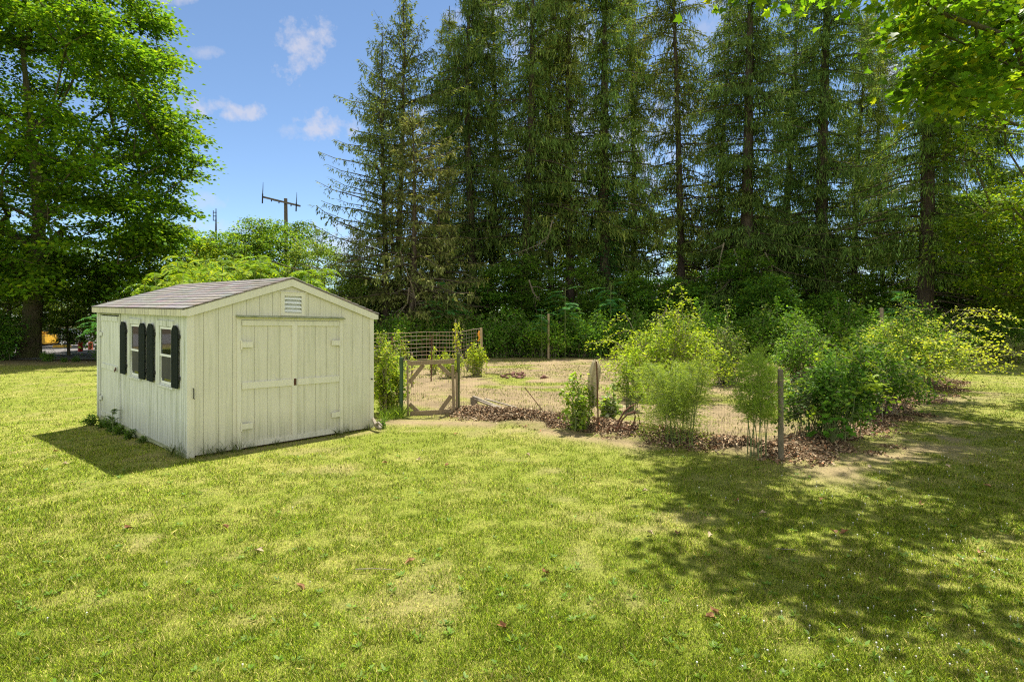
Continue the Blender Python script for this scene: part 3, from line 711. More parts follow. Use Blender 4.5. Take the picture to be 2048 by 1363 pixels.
# ------------------------------------------------------------------ grass blades
def blades(r, x, y, h, w, C, lean=.5, z=None, bend=True):
    n = len(x); z = gz(x, y) if z is None else z
    a = r.uniform(0, 2 * np.pi, n); l = np.abs(r.normal(0, lean, n)).clip(0, 1.3); b = r.uniform(0, 2 * np.pi, n)
    base = np.stack([x, y, z - .004], 1); d = np.stack([np.cos(a) * np.sin(l), np.sin(a) * np.sin(l), np.cos(l)], 1)
    s = np.stack([np.cos(b), np.sin(b), 0 * b], 1) * (w / 2)[:, None]
    mid = base + d * (h * .55)[:, None]; tip = mid + (d + np.stack([np.cos(a), np.sin(a), -.25 + 0 * a], 1) * .35) * (h * .45)[:, None]
    if bend:
        V = np.stack([base - s, base + s, mid + s * .75, tip, mid - s * .75], 1).reshape(-1, 3); k = 5
    else:
        V = np.stack([base - s, base + s, tip], 1).reshape(-1, 3); k = 3
    return V, np.arange(n * k).reshape(-1, k), np.repeat(C, k, 0)
def in_shed(x, y, m=.0):
    dx, dy = x - SX, y - SY; c, s_ = math.cos(SYAW), math.sin(SYAW)
    a = dx * c + dy * s_; b = -dx * s_ + dy * c
    return (a > -m) & (a < SW + m) & (b > -m) & (b < SL + m)
r = rs(11)
n = 1650000
v = 672 + (1395 - 672) * r.random(n) ** .92; u = r.uniform(-160, 2210, n)
n2_ = 420000; v = np.concatenate([v, 672 + (1650 - 672) * r.random(n2_)]); u = np.concatenate([u, np.where(r.random(n2_) < .5, r.uniform(-900, -160, n2_), r.uniform(2210, 2950, n2_))]); n += n2_
yy = FPX * CAMH / (v - HORIZ); xx = (u - 1024) / FPX * yy
so = soil(xx, yy); dn = dryness(xx, yy)
clump = fbm(xx * 6, yy * 6, 91, 2)
keep = (r.random(n) > so * 1.02 - .0) & ~in_shed(xx, yy, -.02) & (yy < 30) & ~((r.random(n) < .45) & (clump < .42))
xx, yy, so, dn, clump = xx[keep], yy[keep], so[keep], dn[keep], clump[keep]; n = len(xx)
t = r.random(n)
green = np.array([.205, .315, .019]); lime = np.array([.35, .43, .030]); straw = np.array([.54, .48, .16]); dark = np.array([.11, .18, .016])
pick = r.random((n, 1)); dnc = dn[:, None]
C = np.where(pick < .22 * (1 - dnc) + .06, dark, np.where(pick < .62 - .25 * dnc, green, lime))
C = np.where(r.random((n, 1)) < .10 + .30 * dnc + .25 * so[:, None], straw, C) * (1 + .22 * r.normal(size=(n, 1))).clip(.45, 1.7)
big = sm((fbm(xx * .28, yy * .28, 55, 3) - .3) / .4)[:, None]
tuf = fbm(xx * 9, yy * 9, 93, 2)[:, None]; C = C * (1.02 + .16 * big) * (.84 + .34 * tuf)
dist = np.hypot(xx, yy)
h = (.012 + .032 * clump) * r.uniform(.6, 1.4, n) * (1 - .45 * so) * np.where(r.random(n) < .02, 1.9, 1)
w = np.maximum(.0026, .00055 * dist) * r.uniform(.7, 1.3, n)
Vg, Fg, Cg = blades(r, xx, yy, h, w, C, .55)
tag(np_mesh('lawn_grass', Vg, Fg, MAT['grass'], C=Cg), 'short mown green and straw coloured grass of the lawn', 'grass', kind='stuff')
# clover heads
r = rs(12)
u = np.concatenate([r.normal(1780, 190, 240), r.uniform(0, 2048, 40)]); v = np.concatenate([r.uniform(760, 1363, 240), r.uniform(860, 1363, 40)])
P = np.array([gp(a, b) for a, b in zip(u, v)]); P = P[(soil(P[:, 0], P[:, 1]) < .4) & ~in_shed(P[:, 0], P[:, 1], .2)]
mb = MB()
for p in P:
    rr = random.Random(int(abs(p[0]) * 1e4)).uniform(.0035, .0065); hh = .026 + rr
    for sx in (0,):
        mb.lathe([(rr * .4, -rr * .8), (rr, -.1 * rr), (rr * .8, rr * .6), (rr * .2, rr)], (p[0], p[1], p[2] + hh), 6)
    mb.tube([(p[0], p[1], p[2]), (p[0], p[1], p[2] + hh - rr * .6)], .0012, 3)
tag(mb.build('clover_flowers', 'flower'), 'tiny white clover heads sprinkled through the grass', 'flowers', kind='stuff')
# broad-leaved weeds in the turf
r = rs(13); parts = []
for _ in range(420):
    u, v = r.uniform(0, 2048), r.uniform(800, 1390); p = gp(u, v)
    if in_shed(np.array(p[0]), np.array(p[1]), .1) or soil(p[0], p[1]) > .5: continue
    k = r.integers(5, 14); a = r.uniform(0, 6.28, k); D = np.stack([np.cos(a), np.sin(a), r.uniform(.15, .7, k)], 1)
    parts.append(leaves(np.array(p) + D * .008 + [0, 0, .012], D, np.array([[0, 0, 1.]]) + r.normal(size=(k, 3)) * .2, r.uniform(.018, .045, k), r.uniform(.008, .017, k), pal(r, k, [(.13, .26, .02), (.2, .33, .03), (.2, .3, .07)]), OVAL))
V_, F_, C_ = merge(parts); tag(np_mesh('lawn_weeds', V_, F_, MAT['leaf_near'], C=C_), 'small broad leaved weeds growing flat in the lawn', 'weeds', kind='stuff')

# ------------------------------------------------------------------ leaf litter along the fence
r = rs(21)
def along(r, pts, n):
    pts = np.array(pts); L_ = np.linalg.norm(np.diff(pts, axis=0), axis=1); c = np.concatenate([[0], np.cumsum(L_)]); t = r.uniform(0, c[-1], n)
    i = np.searchsorted(c, t, side='right') - 1; i = i.clip(0, len(L_) - 1); f = (t - c[i]) / L_[i]
    return pts[i] + (pts[i + 1] - pts[i]) * f[:, None]
n1, n2 = 28000, 44000
A = along(r, [(-1.0, 12.0), (1.5, 10.45), (3.95, 8.35)], n1) + r.normal(size=(n1, 2)) * .24
B = along(r, [(4.1, 8.3), (6.4, 10.6), (13.9, 18.3)], n2) + r.normal(size=(n2, 2)) * .34 + np.array([.22, -.2])
Q = np.concatenate([A, B]); d = segdist(Q[:, 0], Q[:, 1], FENCE); nn = fbm(Q[:, 0] * 2, Q[:, 1] * 2, 61)
kk = r.random(len(Q)) < sm((nn * 1.5 - .12 - d * .75) / .34); Q, d = Q[kk], d[kk]; n = len(Q)
hmax = .10 * np.exp(-(d / .38) ** 2) * (.3 + 1.2 * fbm(Q[:, 0] * 1.5, Q[:, 1] * 1.5, 64))
P = np.column_stack([Q, gz(Q[:, 0], Q[:, 1]) + .008 + hmax * r.random(n)])
C = pal(r, n, [(.32, .22, .125), (.19, .12, .065), (.48, .38, .24), (.10, .066, .04), (.40, .20, .10)], [.28, .25, .15, .26, .06])
Ls = r.uniform(.022, .055, n)
V_, F_, C_ = leaves(P, rdir(r, n) * [1, 1, .45], np.array([[0, 0, .9]]) + r.normal(size=(n, 3)) * .6, Ls, Ls * r.uniform(.5, .9, n), C, OVAL, .35)
rt_ = rs(23); nt_ = 420; qa = along(rt_, [(-1.0, 12.0), (1.5, 10.4), (3.95, 8.3)], nt_ // 2) + rt_.normal(size=(nt_ // 2, 2)) * .35; qb = along(rt_, [(4.1, 8.2), (6.4, 10.5), (13.9, 18.2)], nt_ // 2) + rt_.normal(size=(nt_ // 2, 2)) * .5
qt = np.concatenate([qa, qb]); at_ = rt_.uniform(0, 6.28, nt_); lt_ = rt_.uniform(.06, .26, nt_); zt_ = gz(qt[:, 0], qt[:, 1]) + .03
tv_, tf_ = frusta(np.column_stack([qt, zt_]), np.column_stack([qt[:, 0] + np.cos(at_) * lt_, qt[:, 1] + np.sin(at_) * lt_, zt_ + rt_.uniform(-.02, .06, nt_)]), .004, .0025, 4)
V_, F_, C_ = merge([(V_, F_, C_), (tv_, tf_, np.tile((.26, .19, .12), (len(tv_), 1)))])
tag(np_mesh('leaf_litter', V_, F_, MAT['dry'], C=C_), 'drift of dry brown fallen leaves heaped along the foot of the garden fence', 'leaf litter', kind='stuff')

# sparse weeds and rough grass in the garden
r = rs(22); n = 150000
xx = r.uniform(-5, 18, n); yy = r.uniform(8.6, 29, n)
g = edge_in(xx, yy, GARDEN, .5); wn = fbm(xx * .9, yy * .9, 71); wf = fbm(xx * 4, yy * 4, 72)
kk = (g > .5) & (r.random(n) < sm((wn * .8 + wf * .4 - .46) / .18)) & (r.random(n) < (12 / yy) ** .7)
xx, yy = xx[kk], yy[kk]; n = len(xx)
C = pal(r, n, [(.22, .29, .03), (.16, .23, .025), (.48, .42, .17), (.36, .36, .07)])
V_, F_, C_ = blades(r, xx, yy, r.uniform(.015, .07, n), np.maximum(.004, .0007 * yy) * r.uniform(.8, 1.6, n), C, .7)
tag(np_mesh('garden_weeds', V_, F_, MAT['grass'], C=C_), 'patchy low weeds sprouting on the dry soil of the fenced garden', 'weeds', kind='stuff')
#@@PART2
# ------------------------------------------------------------------ tree and shrub builders
LANDMARKS = [(-20, 'the left frame edge'), (57, 'the big maple trunk'), (130, 'the white pole'), (185, 'the faded red bollard'), (290, 'the far shed roof corner'), (690, 'the shed roof peak'), (781, 'the rusty stake left of the cattle panel'),
             (851, 'the middle post of the cattle panel'), (911, 'the thin pale stake'), (963, 'the corner post of the cattle panel'), (1040, 'the brick pile'), (1097, 'the tan hedge stake'),
             (1150, 'the straight brown spruce'), (1197, 'the burlap sack stake'), (1230, 'the creeper covered spruce'), (1310, 'the thin grey stake'), (1357, 'the tan post over the yellow shrub'), (1440, 'the thin dark trunk'), (1489, 'the first massive dark spruce'),
             (1562, 'the grey fence corner post'), (1645, 'the massive blue green spruce'), (1705, 'the thin far spruce'), (1768, 'the grey hedge post'), (1848, 'the thick bare trunk'), (1920, 'the stringy dead branch'), (1985, 'the short hanging dead branch'), (2048, 'the right frame edge')]
seen_labels = set()
def by_mark(desc, u):
    for d, (lu, nm) in sorted((abs(u - lu), (lu, nm)) for lu, nm in LANDMARKS):
        lab = desc + (' in line with ' if d < 12 else ' left of ' if u < lu else ' right of ') + nm
        if lab not in seen_labels and len(lab.split()) <= 16: break
    seen_labels.add(lab); return lab
def ellip_clusters(r, n, c, rad, shell=.55, gap=.0, lo=None, scale=.35, seed=0):
    out_ = []
    while sum(len(o) for o in out_) < n:
        d = rdir(r, n * 3); q = r.random((n * 3, 1)) ** (1 / 3 * (1 - shell) + .02)
        p = d * q * np.array(rad) + np.array(c)
        nn = fbm(p[:, 0] * scale + p[:, 2] * .31, p[:, 1] * scale + p[:, 2] * scale * 1.2, 200 + seed, 3)
        k = nn > gap
        if lo is not None: k &= p[:, 2] > lo
        out_.append(p[k])
    return np.concatenate(out_)[:n]
def broad_tree(name, r, H, crown_c, crown_r, tr, ncl, nl, Lf, cols, w=None, gap=.42, lo=None, crad=.55, shape=RHOMB, bark='bark_maple', aspect=.85, seed=0, r0=.014, filt=None, leafm='leaf', trunk_pts=None, extra=None, gs=.35):
    root = empty(name)
    CC = ellip_clusters(r, ncl, crown_c, crown_r, gap=gap, lo=lo, seed=seed, scale=gs)
    if filt is not None: CC = CC[filt(CC)]
    if extra is not None: CC = np.concatenate([CC, extra])
    tp = trunk_pts or [(0, 0, -.3), (.05 * H * r.normal() * .2, .05 * H * r.normal() * .2, H * .35), (crown_c[0] * .6, crown_c[1] * .6, H * .8)]
    nodes = [tuple(np.array([np.interp(t, np.linspace(0, 1, len(tp)), [p[i] for p in tp]) for i in range(3)])) for t in np.linspace(.28, 1, 9)]
    tv, tf = trunk_mesh(r, tp, [tr, tr * .62, tr * .12][:len(tp)] if len(tp) == 3 else list(np.linspace(tr, tr * .15, len(tp))))
    V1, F1 = grow(r, nodes, tr, CC, step=1.3, wig=.13, r0=r0)
    np_mesh('trunk', tv, [tf], MAT[bark], root, smooth=True)
    np_mesh('branches', V1, [F1], MAT[bark], root)
    V2, F2, C2 = cluster_leaves(r, CC, crad, nl, Lf, cols, w, center=np.array(crown_c), shape=shape, aspect=aspect, flat=.3, tilt=.45)
    np_mesh('crown', V2, [F2], MAT[leafm], root, C=C2)
    return root
def spruce(name, r, H, Lmax, tr, bare=.12, dens=11., cols=None, hang=1., lean=(0, 0), up=.0, Wn=.052, prof=.45):
    root = empty(name)
    cols = cols or [(.11, .19, .04), (.155, .235, .048), (.07, .125, .03), (.27, .32, .075)]
    lx, ly = lean; ph = r.uniform(0, 6.28, 4)
    ax_ = lambda z: np.array([lx * (z / H) + .18 * math.sin(z * .22 + ph[0]), ly * (z / H), z])
    irr = lambda z, a: .82 + .30 * math.sin(z * .55 + ph[1] + 1.3 * math.sin(a + ph[2])) + .18 * math.sin(z * 1.7 + 2 * a + ph[3])
    tv, tf = trunk_mesh(r, [(ax_(0)[0], 0, -.3)] + [tuple(ax_(H * q)) for q in (.15, .3, .45, .6, .8, 1)], [tr, tr * .88, tr * .75, tr * .62, tr * .48, tr * .24, .03], k=12, flare=.25, lump=.03)
    np_mesh('trunk', tv, [tf], MAT['bark_spruce'], root, smooth=True)
    P0, P1, R0, R1 = [], [], [], []; LP, LD, LN, LL, LW, LC = [], [], [], [], [], []
    z = H * bare * .6
    while z < H - .4:
        for b in range(r.integers(3, 6)):
            zz = z + r.uniform(-.2, .2); a = r.uniform(0, 2 * np.pi)
            f = 1 - zz / H
            ln = Lmax * (f ** prof) * r.uniform(.6, 1.12) * max(.4, irr(zz, a)) * (1 if zz > H * .25 else r.uniform(.7, 1.1))
            live = r.random() < sm(np.array((zz / H - bare * .7) / .18)) * .95 + .05
            if f > .97: ln = max(ln, .3)
            o = ax_(zz); h = np.array([np.cos(a), np.sin(a), 0]); sd = np.array([-np.sin(a), np.cos(a), 0])
            dr = r.uniform(.35, .65) * (1 - up) * (1 if f > .25 else .3); rise = up + (.35 if f < .3 else .1)
            path = lambda s: o + h[None] * (ln * s)[:, None] + np.array([[0, 0, 1.]]) * (ln * (rise * s - dr * s ** 2 + .18 * s ** 5))[:, None]
            ss = np.linspace(0, 1, 5); pp = path(ss)
            rr = (.012 + .011 * ln) * (1 - ss * .85)
            P0.append(pp[:-1]); P1.append(pp[1:]); R0.append(rr[:-1]); R1.append(rr[1:])
            if not live:
                # dead bough: a few bare side twigs
                m = r.integers(3, 9); s = r.uniform(.3, 1, m); q = path(s); e = q + (sd * r.choice([-1, 1], m)[:, None] * .5 + h * .35 - np.array([0, 0, .45])) * r.uniform(.3, 1, (m, 1)) * ln * .35
                P0.append(q); P1.append(e); R0.append(np.full(m, .008)); R1.append(np.full(m, .003)); continue
            m = max(6, int(ln * dens * r.choice([.35, .8, 1.1]))); s = r.uniform(.05, 1, m)
            off = r.normal(size=m) * (.10 + .26 * ln * (1 - s) ** .7) * .75
            q = path(s) + sd[None] * off[:, None]; q[:, 2] -= .25 * np.abs(off)
            hl = r.uniform(.18, .62, m) * hang
            bc = pal(r, m, cols, [.4, .3, .2, .1]) * r.uniform(.75, 1.25)
            for t in range(3):
                qq = q + np.column_stack([r.normal(size=m) * .03, r.normal(size=m) * .03, -hl * t / 3])
                D = np.column_stack([h[0] * .25 + r.normal(size=m) * .3, h[1] * .25 + r.normal(size=m) * .3, -np.ones(m) + (1 - hang) * r.random(m)])
                LP.append(qq); LD.append(D); LN.append(rdir(r, m)); LL.append(hl * .55 + .06); LW.append(r.uniform(.6, 1.3, m) * Wn); LC.append(bc * (1 + .1 * t))
            m2 = m; s = r.uniform(.1, 1.02, m2); sgn = r.choice([-1, 1], m2); q = path(s) + sd[None] * (sgn * r.random(m2) * .2)[:, None]
            D = h[None] * .8 + sd[None] * (sgn * r.uniform(.2, 1, m2))[:, None] + np.column_stack([r.normal(size=m2) * .1, r.normal(size=m2) * .1, -.2 + r.normal(size=m2) * .2])
            LP.append(q); LD.append(D); LN.append(np.array([[0, 0, 1.]]) + r.normal(size=(m2, 3)) * .5); LL.append(r.uniform(.15, .38, m2)); LW.append(r.uniform(.05, .11, m2)); LC.append(pal(r, m2, cols, [.3, .35, .1, .25]))
        z += r.uniform(.24, .42)
    V1, F1 = frusta(np.concatenate(P0), np.concatenate(P1), np.concatenate(R0), np.concatenate(R1), 4)
    np_mesh('boughs', V1, [F1], MAT['bark_spruce'], root)
    V2, F2, C2 = leaves(np.concatenate(LP), np.concatenate(LD), np.concatenate(LN), np.concatenate(LL), np.concatenate(LW), np.concatenate(LC))
    np_mesh('crown', V2, [F2], MAT['needle'], root, C=C2)
    return root
def arch(p, az, ln, h, k=8, drop=.9):
    t = np.linspace(0, 1, k); return np.column_stack([p[0] + np.cos(az) * ln * t, p[1] + np.sin(az) * ln * t, p[2] + h * np.sin(t * np.pi * .5 * (1 + drop * .55)) / 1.0])
def shrub(name, r, size, nst, Lf, cols, w=None, per=70, loose=.35, z0=.0, shape=RHOMB, aspect=.6, up=.3, shoots=0, shoot_len=.8, leafm='leaf', bias=(0, 0), stemr=.008, tipcol=None, fill=0, fillr=.3):
    """many arching leafy stems; size = (rx, ry, height)"""
    root = empty(name); rx, ry, H = size; ph = r.uniform(0, 6.28)
    P0, P1, R0 = [], [], []; LP, LD, LC = [], [], []
    for i in range(nst + shoots):
        sh = i >= nst; az = r.uniform(0, 2 * np.pi); q = r.random() ** .5
        e = np.array([np.cos(az) * rx * q + bias[0] * (1.4 if sh else r.random()), np.sin(az) * ry * q + bias[1] * (1.4 if sh else r.random())])
        if sh: e = e + np.array([np.cos(az), np.sin(az)]) * shoot_len * r.uniform(.4, 1)
        top = H * (1 - .45 * q ** 2) * r.uniform(.55, 1.1) * (1.12 if sh else 1) * (1 + .22 * math.sin(az * 2 + ph) + .12 * math.sin(az * 5 + ph * 2))
        b = np.array([e[0] * .25 + r.normal() * rx * .15, e[1] * .25 + r.normal() * ry * .15])
        t = np.linspace(0, 1, 9); zz = top * np.sin(np.minimum(t * 1.35, 1.15) * np.pi / 2) - (0 if not sh else .12 * top * t ** 4)
        zz = zz - top * .30 * np.clip(t - .6, 0, 1) * q
        p = np.column_stack([b[0] + (e[0] - b[0]) * t ** 1.4, b[1] + (e[1] - b[1]) * t ** 1.4, zz]); p[1:] += r.normal(size=(8, 3)) * .03 * H
        P0.append(p[:-1]); P1.append(p[1:]); R0.append(np.full(8, stemr) * (1 - t[:-1] * .7))
        n = int(per * (1.0 if not sh else .8)); s = z0 + (1 - z0) * r.random(n) ** .75
        c = np.column_stack([np.interp(s, t, p[:, k]) for k in range(3)])
        lo = loose * (.25 if sh else r.choice([.35, .7, 1.0])); c = c + r.normal(size=(n, 3)) * lo * np.array([rx, ry, H]) * .3
        c[:, 2] = np.maximum(c[:, 2], .02)
        D = rdir(r, n) * [1, 1, .5] + np.column_stack([np.full(n, np.cos(az)), np.full(n, np.sin(az)), np.full(n, -.1)]) * .6
        cc = pal(r, n, cols, w) * r.uniform(.6, 1.3)
        if sh and tipcol is not None: cc = pal(r, n, tipcol)
        LP.append(c); LD.append(D); LC.append(cc)
    P0, P1, R0 = map(np.concatenate, (P0, P1, R0))
    V1, F1 = frusta(P0, P1, R0, R0 * .85, 4); np_mesh('stems', V1, [F1], MAT['stem' if leafm == 'leaf_near' else 'twig'], root)
    LP, LD, LC = map(np.concatenate, (LP, LD, LC)); n = len(LP); Ls = Lf * r.uniform(.45, 1.45, n)
    V2, F2, C2 = leaves(LP, LD, np.array([[0, 0, 1.]]) * (1 - up) + rdir(r, n) * .8, Ls, Ls * aspect, LC, shape)
    np_mesh('foliage', V2, [F2], MAT[leafm], root, C=C2)
    return root
def frond(r, p, d, ln, nl, lf, droop=.5, aspect=.32):
    """pinnate leaf: returns leaflets + rachis"""
    t = np.linspace(.18, 1, nl); d = np.array(d, float); d /= np.linalg.norm(d)
    path = lambda s: np.array(p)[None] + d[None] * (ln * s)[:, None] - np.array([[0, 0, 1.]]) * (droop * ln * s ** 2)[:, None]
    sd = np.cross(d, [0, 0, 1]); sd /= np.linalg.norm(sd) + 1e-6
    B = path(t); P = np.repeat(B, 2, 0); sg = np.tile([-1, 1], nl)
    fw = d[None] - np.array([[0, 0, 1.]]) * (2 * droop * t.repeat(2))[:, None]
    D = sd[None] * sg[:, None] + fw * .35 - np.array([[0, 0, .22]]) + r.normal(size=(2 * nl, 3)) * .08
    LL = lf * np.sin(np.pi * (.15 + .75 * t.repeat(2))) * r.uniform(.85, 1.15, 2 * nl)
    q = path(np.linspace(0, 1, 5))
    return P, D, LL, q
def frond_plant(name, r, H, nf, fl, nl, lf, cols, stems=1, spread=.3, aspect=.3, droop=.5, elev=(-.1, 1.15), tops=1.0, leafm='leaf'):
    root = empty(name); P0, P1, R0, LP, LD, LL, LC = [], [], [], [], [], [], []
    for s in range(stems):
        h = H * r.uniform(.72, 1) if stems > 1 else H; bx, by = r.normal(size=2) * spread
        st = np.array([[bx * .5, by * .5, -.05], [bx * .8, by * .8, h * .5], [bx, by, h]])
        P0.append(st[:-1]); P1.append(st[1:]); R0.append(np.array([.028, .018]) * (H / 3) ** .5)
        for k in range(nf):
            q = 1 - tops * .42 * r.random() ** 1.2; a = k * 2.4 + r.normal() * .3; el = r.uniform(*elev)
            p = np.array([np.interp(q, [0, .5, 1], st[:, i]) for i in range(3)])
            A, B, C_, path = frond(r, p, (np.cos(a) * np.cos(el), np.sin(a) * np.cos(el), np.sin(el)), fl * r.uniform(.75, 1.1), nl, lf, droop)
            LP.append(A); LD.append(B); LL.append(C_); LC.append(pal(r, len(A), cols, jit=.08) * r.uniform(.8, 1.2))
            P0.append(path[:-1]); P1.append(path[1:]); R0.append(np.full(4, .005))
    P0, P1, R0 = map(np.concatenate, (P0, P1, R0)); V1, F1 = frusta(P0, P1, R0, R0 * .8, 4); np_mesh('stems', V1, [F1], MAT['stem'], root)
    LP, LD, LL, LC = map(np.concatenate, (LP, LD, LL, LC)); n = len(LP)
    V2, F2, C2 = leaves(LP, LD, np.array([[0, 0, 1.]]) + r.normal(size=(n, 3)) * .5, LL, LL * aspect, LC, np.array([(0, 0), (.42, .2), (.5, .45), (0, 1), (-.5, .45), (-.42, .2)]), .2)
    np_mesh('fronds', V2, [F2], MAT[leafm], root, C=C2)
    return root
SUM = {375: 'small bright sumac in front, above the left part of the shed roof', 415: 'tall bright sumac above the left third of the shed roof', 455: 'tallest bright sumac, above the middle of the shed roof', 500: 'tall bright sumac just left of the rounded tree by the utility pole',
       548: 'bright sumac low against the utility pole, left of it', 345: 'low bright sumac next to the far corner of the shed roof', 600: 'bright sumac right of the utility pole above the roof peak', 475: 'near sumac touching the middle of the shed roof line', 310: 'lowest sumac, over the far left edge of the shed roof', 430: 'near sumac touching the shed roof line left of the middle'}
def by_mark2(u): return SUM[u]
def put(o, x, y, rz=0., s=1., z=None, sz=None):
    o.location = (x, y, (float(gz(x, y)) if z is None else z)); o.rotation_euler = (0, 0, rz); o.scale = (s, s, sz or s); return o
def at(u, Y): return (u - 1024) / FPX * Y, Y
used = set()
def inst(proto, *a, **k):
    o = proto if id(proto) not in used else copy_tree(proto)
    used.add(id(proto)); return put(o, *a, **k)

# ------------------------------------------------------------------ tall conifers along the back
protos = [spruce('spruce_tree', rs(101), 31, 4.9, .40, bare=.10, dens=23), spruce('spruce_tree', rs(102), 30, 4.3, .28, bare=.16, dens=21, hang=1.3),
          spruce('spruce_tree', rs(103), 28, 4.2, .24, bare=.22, dens=20, cols=[(.16, .235, .05), (.21, .275, .06), (.095, .155, .035), (.33, .36, .09)]),
          spruce('spruce_tree', rs(104), 31, 5.4, .44, bare=.07, dens=23, cols=[(.11, .19, .045), (.15, .235, .05), (.07, .13, .035), (.24, .31, .07)])]
protos.append(spruce('spruce_tree', rs(107), 29, 4.6, .33, bare=.13, dens=21, hang=1.1, lean=(1.1, .3)))
protos.append(spruce('spruce_tree', rs(108), 27, 4.4, .26, bare=.17, dens=19, hang=.9, lean=(-.8, .2), cols=[(.16, .215, .045), (.21, .265, .055), (.09, .14, .03), (.32, .34, .08)]))
SPR = [(940, 34, 1, 1.0, 'slim spruce leftmost of the tall row, behind the cattle panel corner'),
       (893, 39, 5, .80, 'shorter spruce filling the gap between the hemlocks and the tall row'),
       (984, 38, 2, 1.0, 'thin bare trunked spruce just right of the slim spruce behind the cattle panel'),
       (1052, 34.5, 4, 1.04, 'shaggy spruce with long hanging twigs above the brick pile'),
       (1101, 39, 2, .98, 'thin background spruce with a bare lower trunk behind two shaggy spruces'),
       (1140, 35.5, 5, 1.1, 'straight spruce with a clean brown trunk, right of the shaggy spruce over the brick pile'),
       (1214, 34.5, 0, 1.0, 'thick leaning spruce trunk wrapped in green creeper, near the middle of the row'),
       (1268, 39, 5, .95, 'background spruce seen between the creeper covered spruce and the yellow shrub'),
       (1366, 36, 5, 1.04, 'spruce standing behind the yellow leaved shrub, left of two thin dark trunks'),
       (1440, 38.5, 5, .97, 'thin dark spruce trunk with bleached dead branches hanging beside it'),
       (1489, 33.5, 3, 1.0, 'massive dark spruce right of the thin trunk with the hanging dead branches'),
       (1560, 40, 4, .95, 'background spruce in the gap between the two massive dark spruces'),
       (1640, 34.5, 3, .98, 'massive dark spruce with blue green drooping boughs above the dark hedge'),
       (1705, 39, 5, .9, 'thin far spruce just right of the massive blue green spruce'),
       (1768, 41, 2, .82, 'short thin far spruce seen against open sky left of the thick bare trunk'),
       (1848, 28.8, 0, .98, 'spruce with a thick bare trunk at the right, dead twigs at its foot'),
       (1910, 36.5, 4, .84, 'spruce right of the thick bare trunk, behind the stringy dead branch'),
       (1990, 38, 1, .8, 'background spruce behind the bright broadleaf tree at the right edge')]
for i, (u, Yd, pi, s, lab) in enumerate(SPR):
    x, y = at(u, Yd + 4); s *= 1.1
    o = inst(protos[pi], x, y, rz=i * 1.7, s=s, sz=s * (.9 + .2 * ((i * 37) % 10) / 10)); o.rotation_euler[0] = .02 * math.sin(i * 2.3); o.rotation_euler[1] = .025 * math.sin(i * 3.1)
    tag(o, lab, 'tree', 'tall spruces along the back of the yard')
OL = [(.15, .18, .05), (.21, .23, .07), (.10, .13, .035), (.30, .30, .11)]
hem = spruce('hemlock_tree', rs(105), 21.5, 6.0, .24, bare=.13, dens=12, hang=.55, up=.30, cols=[(.13, .19, .05), (.18, .24, .055), (.08, .12, .04), (.28, .31, .08)], Wn=.07, prof=.62)
x, y = at(802, 34); tag(inst(hem, x, y, rz=.4), 'airy hemlock with thin upswept branches against the blue sky, the taller of the left pair', 'tree')
x, y = at(768, 32.5); h2 = inst(hem, x, y, rz=2.9, s=.84); tag(h2, 'shorter airy hemlock leaning left into the blue sky, beside a taller one', 'tree')
lo = spruce('hemlock_tree', rs(106), 13, 4.6, .22, bare=.12, dens=13, hang=.6, up=.08, cols=OL, Wn=.08)
x, y = at(822, 30.5); tag(inst(lo, x, y), 'low olive green hemlock with bleached bare lower twigs right of the shed roof', 'tree')
x, y = at(880, 33.5); tag(inst(lo, x, y, rz=2.2, s=.86), 'low dark hemlock just left of the leftmost tall spruce', 'tree')
x, y = at(722, 35.5); tag(inst(lo, x, y, rz=4.2, s=.62), 'small hemlock under the airy pair, above the right slope of the shed roof', 'tree')

# ------------------------------------------------------------------ broadleaf trees
MC = [(.10, .225, .016), (.15, .30, .018), (.27, .40, .024), (.065, .155, .014)]
mp = broad_tree('maple_tree', rs(120), 24, (.6, -1.8, 11.9), (9.4, 7.2, 12.3), .50, 1100, 150, .22, MC, [.35, .3, .2, .15], gap=.35, lo=3.6, crad=1.0, seed=4, r0=.012)
x, y, z = gp(57, 715); put(mp, x, y); tag(mp, 'large maple with a thick mossy trunk at the left edge of the lawn', 'tree')
# shade maple whose crown overhangs the camera's right side
def near_filter(c):
    X_, Y_, Z_ = c[:, 0] + 14.0, c[:, 1] + 9.5, c[:, 2]
    Ys = np.maximum(Y_, .3); u = 1024 + FPX * X_ / Ys; v = HORIZ - FPX * (Z_ - CAMH) / Ys
    sx, sy = X_ - .192 * Z_, Y_ - .379 * Z_                      # where the crown's shade falls on the lawn
    lim = np.interp(sy, [1, 3.35, 4.7, 6.4, 7.4, 8.2, 10, 14, 20], [2.3, 2.15, 1.95, 1.35, 2.1, 3.3, 5.4, 9.2, 15]) + .15
    edge = 140 + 110 * np.sin(u / 70.) * .3 + (u - 1780) * .35
    bad = (Y_ > .3) & (u > -200) & (v > -60) & ((u < 1790) | (v > edge.clip(40, 215))) & (u < 2300)
    return ~bad & (sx > lim + .5 * np.sin(sy * 2.3)) & (sy > 3.35 + .25 * np.sin(sx * 2.9))
rx_ = rs(119); n_ = 36; Ye = rx_.uniform(9.0, 12.5, n_); ue = rx_.uniform(1800, 2230, n_); ve = rx_.uniform(-70, 1, n_) + (ue - 1740).clip(0, 330) * rx_.uniform(0, .78, n_)
EX = np.column_stack([(ue - 1024) / FPX * Ye - 14.0, Ye - 9.5, CAMH + (HORIZ - ve) / FPX * Ye])
EX = np.concatenate([EX, [[(u - 1024) / FPX * 8.6 - 14, 8.6 - 9.5, CAMH + (HORIZ - v) / FPX * 8.6] for u, v in ((1500, -38), (1640, -42), (1560, -70), (1720, -60))]])
